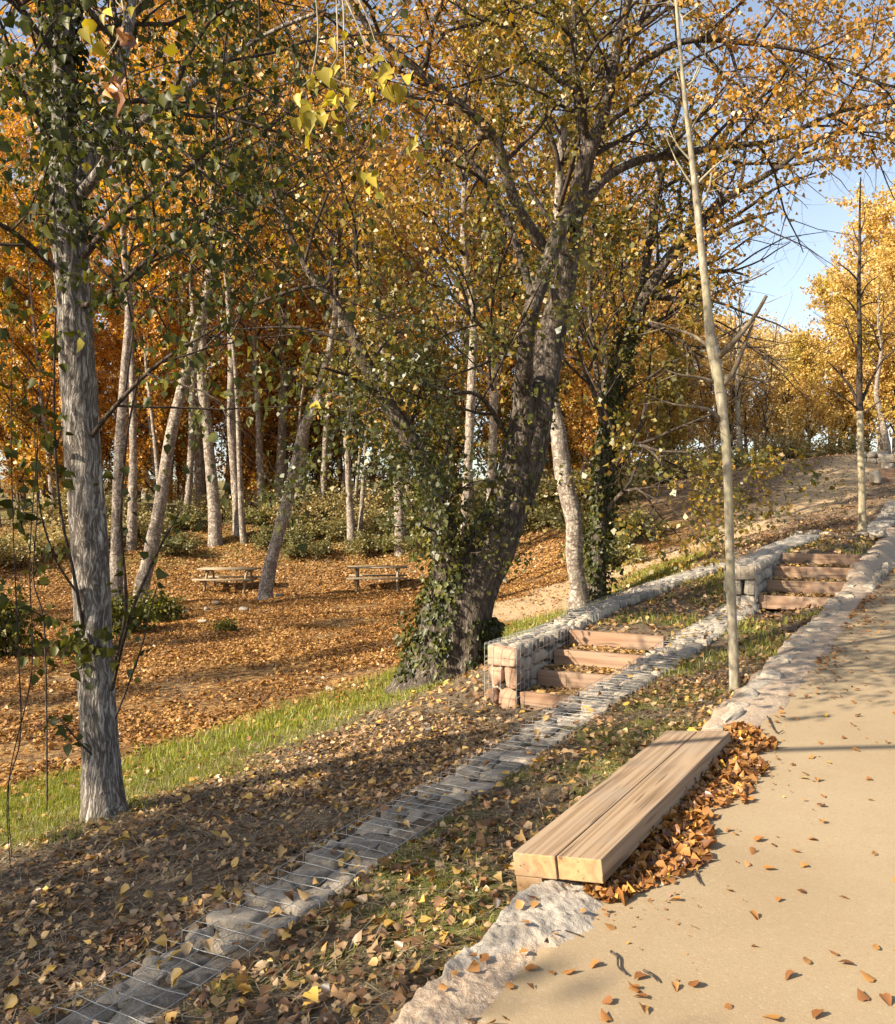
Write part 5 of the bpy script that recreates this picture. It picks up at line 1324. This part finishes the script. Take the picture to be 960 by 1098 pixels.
# dry stalks and mown straw lying on the bank
mb = MB()
X, Y = wedge(120000, 2.3, 11, rg); s, w = SW(X, Y); ok, _ = bank_mask(X, Y); ok &= (w < 5) & (rg.random(len(X)) < np.where(w > 2, .8, .45))
X, Y = X[ok], Y[ok]; n = len(X); Z = terr(X, Y); a = rg.random(n) * 6.283; Ln = .02 + .14 * rg.random(n) ** 2.2
d = np.stack([np.cos(a), np.sin(a), rg.normal(0, .18, n)], 1); side = np.stack([-np.sin(a), np.cos(a), np.zeros(n)], 1)
c = np.stack([X, Y, Z + .012 + rg.random(n) * .02], 1); wd = rg.uniform(.0012, .003, n)[:, None]
V = np.stack([c - side * wd, c + side * wd, c + d * Ln[:, None] + side * wd * .6, c + d * Ln[:, None] - side * wd * .6], 1)
mb.add(V.reshape(-1, 3), np.arange(n * 4).reshape(n, 4), np.repeat(np.clip(rg.normal(.5, .25, n), 0, 1), 4))
tag(mb.build('dry_straw', M['dry_straw']), 'thin dry stalks and mown straw scattered over the bank', 'straw', kind='stuff')
# small stones lying in the grove
for i, (px, py, d) in enumerate(((655, 920, 0),)): pass
gs = [(184, 653), (198, 657), (222, 655), (218, 668), (150, 640), (130, 655), (262, 655), (300, 640), (232, 648), (355, 740), (278, 838), (350, 838)]
for i, (px, py) in enumerate(gs):
    # walk down the ray to the ground
    best = None
    for d in np.arange(5, 40, .1):
        p = PX(px, py, d)
        if p[2] < tz(p[0], p[1]): best = p; break
    if best is None: continue
    mb = MB(); sz = best[1] * .009; stone(mb, (0, 0, 0), (sz * 1.2, sz * .9, sz * .5), i, 700 + i, .35)
    tag(mb.build('field_stone', M['edge_stone'], None, True, tuple(best + np.array([0, 0, sz * .15]))), 'small pale stone lying among the orange leaves of the grove', 'stone', 'pale stones on the grove floor')

# leaf heap behind the bench
mb = MB(); n = 2100
u = rg.random(n); sL = -.14 + u * 2.72; prof = np.interp(sL, [-.14, .1, .5, 1.2, 2.0, 2.4, 2.6], [.08, .15, .2, .2, .19, .2, .12])
wf = rg.random(n) ** 1.7 * (1 + .35 * noise3(sL * 4, 0, 0, 5)) ; W_ = .03 - wf * prof * 1.5; X, Y = XY(sL, W_ - .02)
hz = .04 * np.exp(-(wf / .5) ** 2) * np.interp(sL, [-.1, .3, 2.3, 2.6], [.15, 1, 1, .3])
Z = path_top(sL, W_) + rg.random(n) * hz + .006
lay(mb, X, Y, .056 * rg.choice([.45, .8, 1.1], n), np.clip(rg.normal(.36, .27, n), 0, 1), 1, rg, .42, .004, Z, (.05, .3))
tag(mb.build('leaf_heap', M['leaf_pile']), 'heap of orange leaves drifted against the path side of the bench', 'leaf heap', kind='stuff')

n = 46; si = rg.integers(40, LIP[0].shape[0] - 8, n); wi = rg.integers(14, 52, n)
lm2 = MB(); X, Y = XY(LIP[0][si, wi], LIP[1][si, wi]); lay(lm2, X, Y, .04, np.clip(rg.normal(.4, .2, n), 0, 1), 1, rg, .3, .008, LIP[2][si, wi])
tag(lm2.build('leaf_crumbs', M['leaf_pile']), 'small broken leaves caught on the rough edging rock', 'leaf crumbs', kind='stuff')
# single leaves on the path
protos = []
for i, (tt, nm) in enumerate(((.15, 'brown'), (.4, 'rust'), (.6, 'orange'), (.95, 'yellow'))):
    for v in range(3):
        m_ = MB(); add_leaves(m_, np.array([[-.4, 0, .05]]), np.array([[1., 0, 0]]), np.array([[0, .15 * (v - 1), 1.]]), np.array([1.]), np.array([tt]), 2, (.06, .16, -.1)[v])
        protos.append((m_.mesh('fallen_leaf', M['leaf_pile']), nm))
cnt = {'brown': 0, 'rust': 0, 'orange': 0, 'yellow': 0}
def drop(s, w, size, k=None, z=None):
    me, nm = protos[int(rg.choice([0, 1, 2, 3, 4, 5, 6, 7, 8, 9], p=[.12, .12, .1, .14, .14, .1, .09, .08, .07, .04])) if k is None else k]
    o = bpy.data.objects.new('fallen_leaf', me); COL.objects.link(o)
    X, Y = XY(s, w); o.location = (X, Y, float(path_top(s, w)) + .006 + size * .06 if z is None else z); o.scale = (size, size * rg.uniform(.7, 1), size)
    o.rotation_euler = (rg.normal(0, .25), rg.normal(0, .25), rg.random() * 6.28)
    tag(o, {'brown': 'curled brown leaf', 'rust': 'rust-red leaf', 'orange': 'orange leaf', 'yellow': 'yellow leaf'}[nm] + ' lying singly on the sandy path', 'leaf', nm + ' leaves scattered on the path')
for i in range(285):
    s = -1.0 + 14 * rg.random() ** 1.15
    wmin = -1.35 if s < 6 else -1.0
    w = -.16 + (wmin + .16) * rg.random() ** (1.5 if s > 2.5 else .9)
    drop(s, w, rg.uniform(.028, .052))
for px, py, d_ in ((690, 973, 3.8), (686, 1056, 3.16), (690, 1088, 2.97), (860, 968, 3.75), (925, 1072, 3.0), (950, 1080, 2.98), (908, 1045, 3.2), (862, 927, 4.0), (725, 975, 3.7), (808, 928, 4.15), (745, 1060, 3.1), (655, 1000, 3.5), (610, 1042, 3.2)):
    p = PX(px, py, d_); s, w = SW(p[0], p[1]); drop(s, w, .046)
mb = MB(); n = 2600
S_ = -1.5 + 15 * rg.random(n); W_ = -.1 - .16 * rg.exponential(1., n); ok = (W_ > -1.4) & (fbm(S_ * .9, W_ * .6, 0, 91, 2) + .35 > rg.random(n) * .9); S_, W_ = S_[ok], W_[ok]
X, Y = XY(S_, W_); lay(mb, X, Y, .012 * rg.choice([.5, 1, 1.6], len(X)), np.clip(rg.normal(.35, .25, len(X)), 0, 1), 0, rg, .3, .004, path_top(S_, W_))
n = 500; S_ = 4 + 9 * rg.random(n); W_ = -.12 - .1 * rg.exponential(1., n); ok = fbm(S_ * .8, 0, 0, 93, 2) > -.1; S_, W_ = S_[ok], W_[ok]
X, Y = XY(S_, W_); lay(mb, X, Y, .042, np.clip(rg.normal(.4, .2, len(X)), 0, 1), 0, rg, .3, .005, path_top(S_, W_))
tag(mb.build('leaf_crumbs', M['leaf_pile']), 'crumbs and drifts of broken leaves along the path edge', 'leaf crumbs', kind='stuff')
# twigs on the path
for i, (pts, lb_) in enumerate((([(655, 1020), (662, 1026), (663, 1036), (672, 1045)], 'short black forked twig lying on the path'), ([(745, 935), (748, 942), (752, 948)], 'tiny thin twig on the open path right of the leaf heap'),
                            ([(585, 1010), (592, 1000), (606, 998), (622, 1003)], 'curved dark twig lying on the mortar edge near the bench'), ([(823, 768), (832, 785), (840, 783)], 'dark twig on the path beyond the far bench end'), ([(690, 1040), (700, 1046), (705, 1052)], 'thin leaf-stalk twig near the bottom of the path'))):
    P = []
    for px, py in pts:
        d_ = 3.2
        for _ in range(20):
            X = (px - CX) / F * d_; s, w = SW(X, d_); d_ = (CAMZ - float(path_top(s, w)) - .012) / ((py - CY) / F)
        P.append(PX(px, py, d_))
    P = np.array(P); c = P.mean(0); Pr, Rr_ = resample(P - c, np.linspace(.005, .0025, len(P)), .012)
    m_ = MB(); tube(m_, Pr, Rr_, 6, .5, .1, i); o = m_.build('twig', M['bark_twig'], None, True, tuple(c)); tag(o, lb_, 'twig')
# ------------------------------------------------------------------ light
EL = R(30.0); az = math.atan2(-.47, -.88)                 # direction towards the sun
sd = Vector((math.cos(az) * math.cos(EL), math.sin(az) * math.cos(EL), math.sin(EL)))
sl = bpy.data.lights.new('sun', 'SUN'); so = bpy.data.objects.new('sun', sl); COL.objects.link(so)
sl.energy = 5.0; sl.angle = R(.53); sl.color = (1, .88, .7)
so.rotation_euler = sd.to_track_quat('Z', 'Y').to_euler(); so.location = (-20, -10, 30)
wd_ = bpy.data.worlds.new('World'); sc.world = wd_; wd_.use_nodes = True
nt = wd_.node_tree; nt.nodes.clear()
sky = nt.nodes.new('ShaderNodeTexSky'); sky.sky_type = 'NISHITA'; sky.sun_disc = False
sky.sun_elevation = EL; sky.sun_rotation = math.atan2(sd.x, sd.y); sky.air_density = 1.0; sky.dust_density = 1.2; sky.ozone_density = 1.0
bg = nt.nodes.new('ShaderNodeBackground'); bg.inputs['Strength'].default_value = .1
wo = nt.nodes.new('ShaderNodeOutputWorld'); hsv = nt.nodes.new('ShaderNodeHueSaturation'); hsv.inputs['Saturation'].default_value = .74; nt.links.new(sky.outputs[0], hsv.inputs['Color']); nt.links.new(hsv.outputs[0], bg.inputs[0]); nt.links.new(bg.outputs[0], wo.inputs[0])
sc.view_settings.view_transform = 'Standard'; sc.view_settings.look = 'None'; sc.view_settings.gamma = 1; sc.view_settings.use_curve_mapping = False
sc.view_settings.exposure = 1.25
c = sc.cycles
c.max_bounces = 6; c.diffuse_bounces = 3; c.glossy_bounces = 2; c.transmission_bounces = 4; c.transparent_max_bounces = 4
c.use_denoising = True; c.sample_clamp_indirect = 6
try: c.denoising_prefilter = 'ACCURATE'
except Exception: pass
c.caustics_reflective = False; c.caustics_refractive = False
